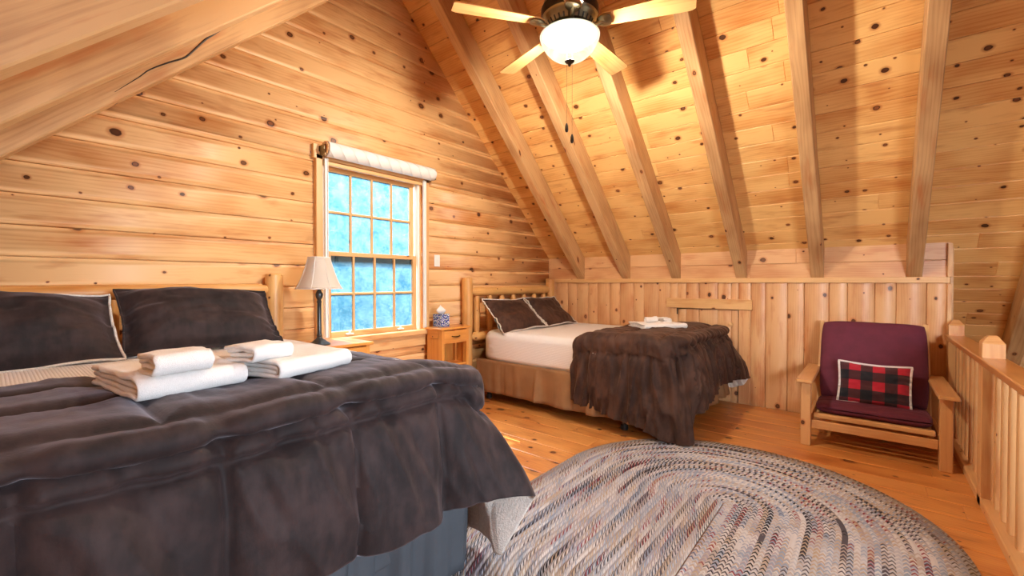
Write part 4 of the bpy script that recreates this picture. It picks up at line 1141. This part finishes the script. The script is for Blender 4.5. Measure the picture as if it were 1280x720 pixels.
def cushion(c, w, h, t, ex, ey, seed, rnd=5., tuft=True):
    ex = np.array(ex, float)/np.linalg.norm(ex); ey = np.array(ey, float)/np.linalg.norm(ey); ez = np.cross(ex, ey)
    n = 40; g = np.sin(np.linspace(-PI/2, PI/2, n)); A, B = np.meshgrid(g, g, indexing='ij')
    b = MB()
    for side in (1, -1):
        p = rnd; e = (1-np.abs(A)**p)**(1/2.6)*(1-np.abs(B)**p)**(1/2.6)
        # corners rounded in outline
        k = 1-.05*(A*A*B*B)**2
        off = side*t/2*e*(1+.10*fbm(A*1.3+seed, B*1.3, 2))-.010*np.exp(-((B+.35)/.05)**2)*side*e-.008*np.exp(-((B-.0)/.04)**2)*side*e*(fbm(A*2+seed, A*0)*.5+.5)
        off = off+.006*np.abs(fbm(A*1.5+seed, B*7+seed, 2))*(side > 0)
        P = np.array(c)+(A*k*w/2)[..., None]*ex+(B*k*h/2)[..., None]*ey+off[..., None]*ez
        b.grid(P, np.stack([A*w/2, B*h/2], 2), flip=(side < 0))
    return b
cushion((.015, 4.385, .262), .68, .56, .10, (1, 0, 0), (0, 1, -.05), 2.).build('seat_cushion', M['maroon'], ch, sharp=80)
cushion((.018, 4.61, .595), .68, .68, .15, (1, 0, 0), (0, .38, .92), 6.).build('back_cushion', M['maroon'], ch, sharp=80)
pillow('throw_pillow', (.032, 4.37, .455), .44, .325, .12, (1, .02, -.02), (0, .30, .95), 'red and black plaid throw pillow on the maroon armchair', None, [M['plaid'], M['plaid']], M['fuzz'], cat='throw pillow', rim_r=.008, flange=.01, seed=3.)

# ---------------------------------------------------------------- stair railing
rl = empty('stair_railing', (.53, 3.6, 0), 'pine railing with square balusters along the stairwell', 'railing')
RXC = .53
def post(y, w, zt):
    b = MB(); x = RXC
    b.box((x, y, zt/2-.02), (w, w, zt-.04), ch=.003)
    # chamfered cap
    h = w/2; c = w*.30
    V = [(x-h, y-h, zt-.041), (x+h, y-h, zt-.041), (x+h, y+h, zt-.041), (x-h, y+h, zt-.041), (x-h+c, y-h+c, zt), (x+h-c, y-h+c, zt), (x+h-c, y+h-c, zt), (x-h+c, y+h-c, zt)]
    F = [[0, 1, 5, 4], [1, 2, 6, 5], [2, 3, 7, 6], [3, 0, 4, 7], [4, 5, 6, 7]]
    b.add(V, F, [[(V[i][0]*1+V[i][2], V[i][1]+V[i][2]) for i in f] for f in F])
    b.build('newel_post', M['rail'], rl)
post(4.865, .09, .955); post(3.55, .09, .955); post(1.85, .09, .955)
b = MB()
def railpiece(b, y0, y1): b.box((RXC, (y0+y1)/2, .815), (.115, y1-y0, .038), ch=.005)
railpiece(b, 1.8, 4.92); b.build('handrail', M['railtop'], rl)
b = MB(); b.box((RXC+.045, 3.36, .026), (.18, 3.12, .052), ch=.004); b.build('base_rail', M['rail'], rl)
y = 4.74
while y > 1.95:
    if abs(y-3.55) > .08:
        b = MB(); b.box((RXC+.01, y, .424), (.042, .042, .744), ch=.002); b.build('baluster', M['rail'], rl)
    y -= .150

# ================================================================== LIGHT
w = bpy.data.worlds.new('sky'); sc.world = w; w.use_nodes = True
nt = w.node_tree; nt.nodes.clear()
sky = nt.nodes.new('ShaderNodeTexSky'); sky.sky_type = 'NISHITA'; sky.sun_disc = False; sky.sun_elevation = math.radians(48); sky.sun_rotation = math.radians(-90)
bg = nt.nodes.new('ShaderNodeBackground'); bg.inputs[1].default_value = .04
wo = nt.nodes.new('ShaderNodeOutputWorld'); nt.links.new(sky.outputs[0], bg.inputs[0]); nt.links.new(bg.outputs[0], wo.inputs[0])
def light(name, typ, loc, energy, col, size=None, target=None, size_y=None, angle=None):
    l = bpy.data.lights.new(name, typ); l.energy = energy; l.color = col
    o = bpy.data.objects.new(name, l); C.objects.link(o); o.location = loc
    if typ == 'AREA':
        l.size = size
        if size_y: l.shape = 'RECTANGLE'; l.size_y = size_y
    elif typ == 'POINT': l.shadow_soft_size = size
    elif typ == 'SUN': l.angle = angle
    if target is not None: o.rotation_euler = (Vector(target)-Vector(loc)).to_track_quat('-Z', 'Y').to_euler()
    return o
light('sun', 'SUN', (-10, 2.3, 12), 22.0, (1, .93, .82), target=(-10+.64, 2.3-.02, 12-1.0), angle=.009)
light('fan_bulb', 'POINT', (fx, fy, fz-.075), 440, (1, .93, .84), .05)
light('floor_fill', 'AREA', (-5.1, 2.5, 3.7), 1900, (.88, .95, 1), 1.6, (-2.0, 2.4, 0), 1.6)  # added lamp outside, above the view, to brighten the floor by the window
ew = light('end_window', 'AREA', (3.9, .9, 1.5), 28, (.78, .88, 1), 1.6, (-1.3, 1.0, .35), 1.4); ew.data.spread = .95
cfill = light('chair_fill', 'AREA', (1.5, -.25, 1.6), 16, (.92, .96, 1), 1.0, (-.3, 4.6, .8), 1.0); cfill.data.spread = 1.1  # added fill lamp for the chair front; no dormer is built here
light('stairwell_fill', 'AREA', (4.0, 3.7, -.5), 13, (1, .97, .93), 1.5, (.6, 4.2, .6), 1.5)  # added unseen lamp lifting the dark stairwell side, not an actual window

# ================================================================== CAMERA
cam = bpy.data.cameras.new('camera'); co = bpy.data.objects.new('camera', cam); C.objects.link(co)
cam.sensor_width = 36; cam.lens = 36*542.3/1280; cam.clip_start = .02
co.location = (0, 0, 1.25); co.rotation_euler = (PI/2-math.radians(.728), 0, math.radians(39.465))
sc.camera = co
vs = sc.view_settings; vs.view_transform = 'Standard'; vs.look = 'None'; vs.exposure = 0.6; vs.gamma = 1.0; vs.use_curve_mapping = False
sc.cycles.use_denoising = True; sc.cycles.use_adaptive_sampling = False
sc.cycles.max_bounces = 10; sc.cycles.diffuse_bounces = 6; sc.cycles.transparent_max_bounces = 12
sc.cycles.sample_clamp_indirect = 6.0
for o in bpy.data.objects:
    if '_o' in o: del o['_o']
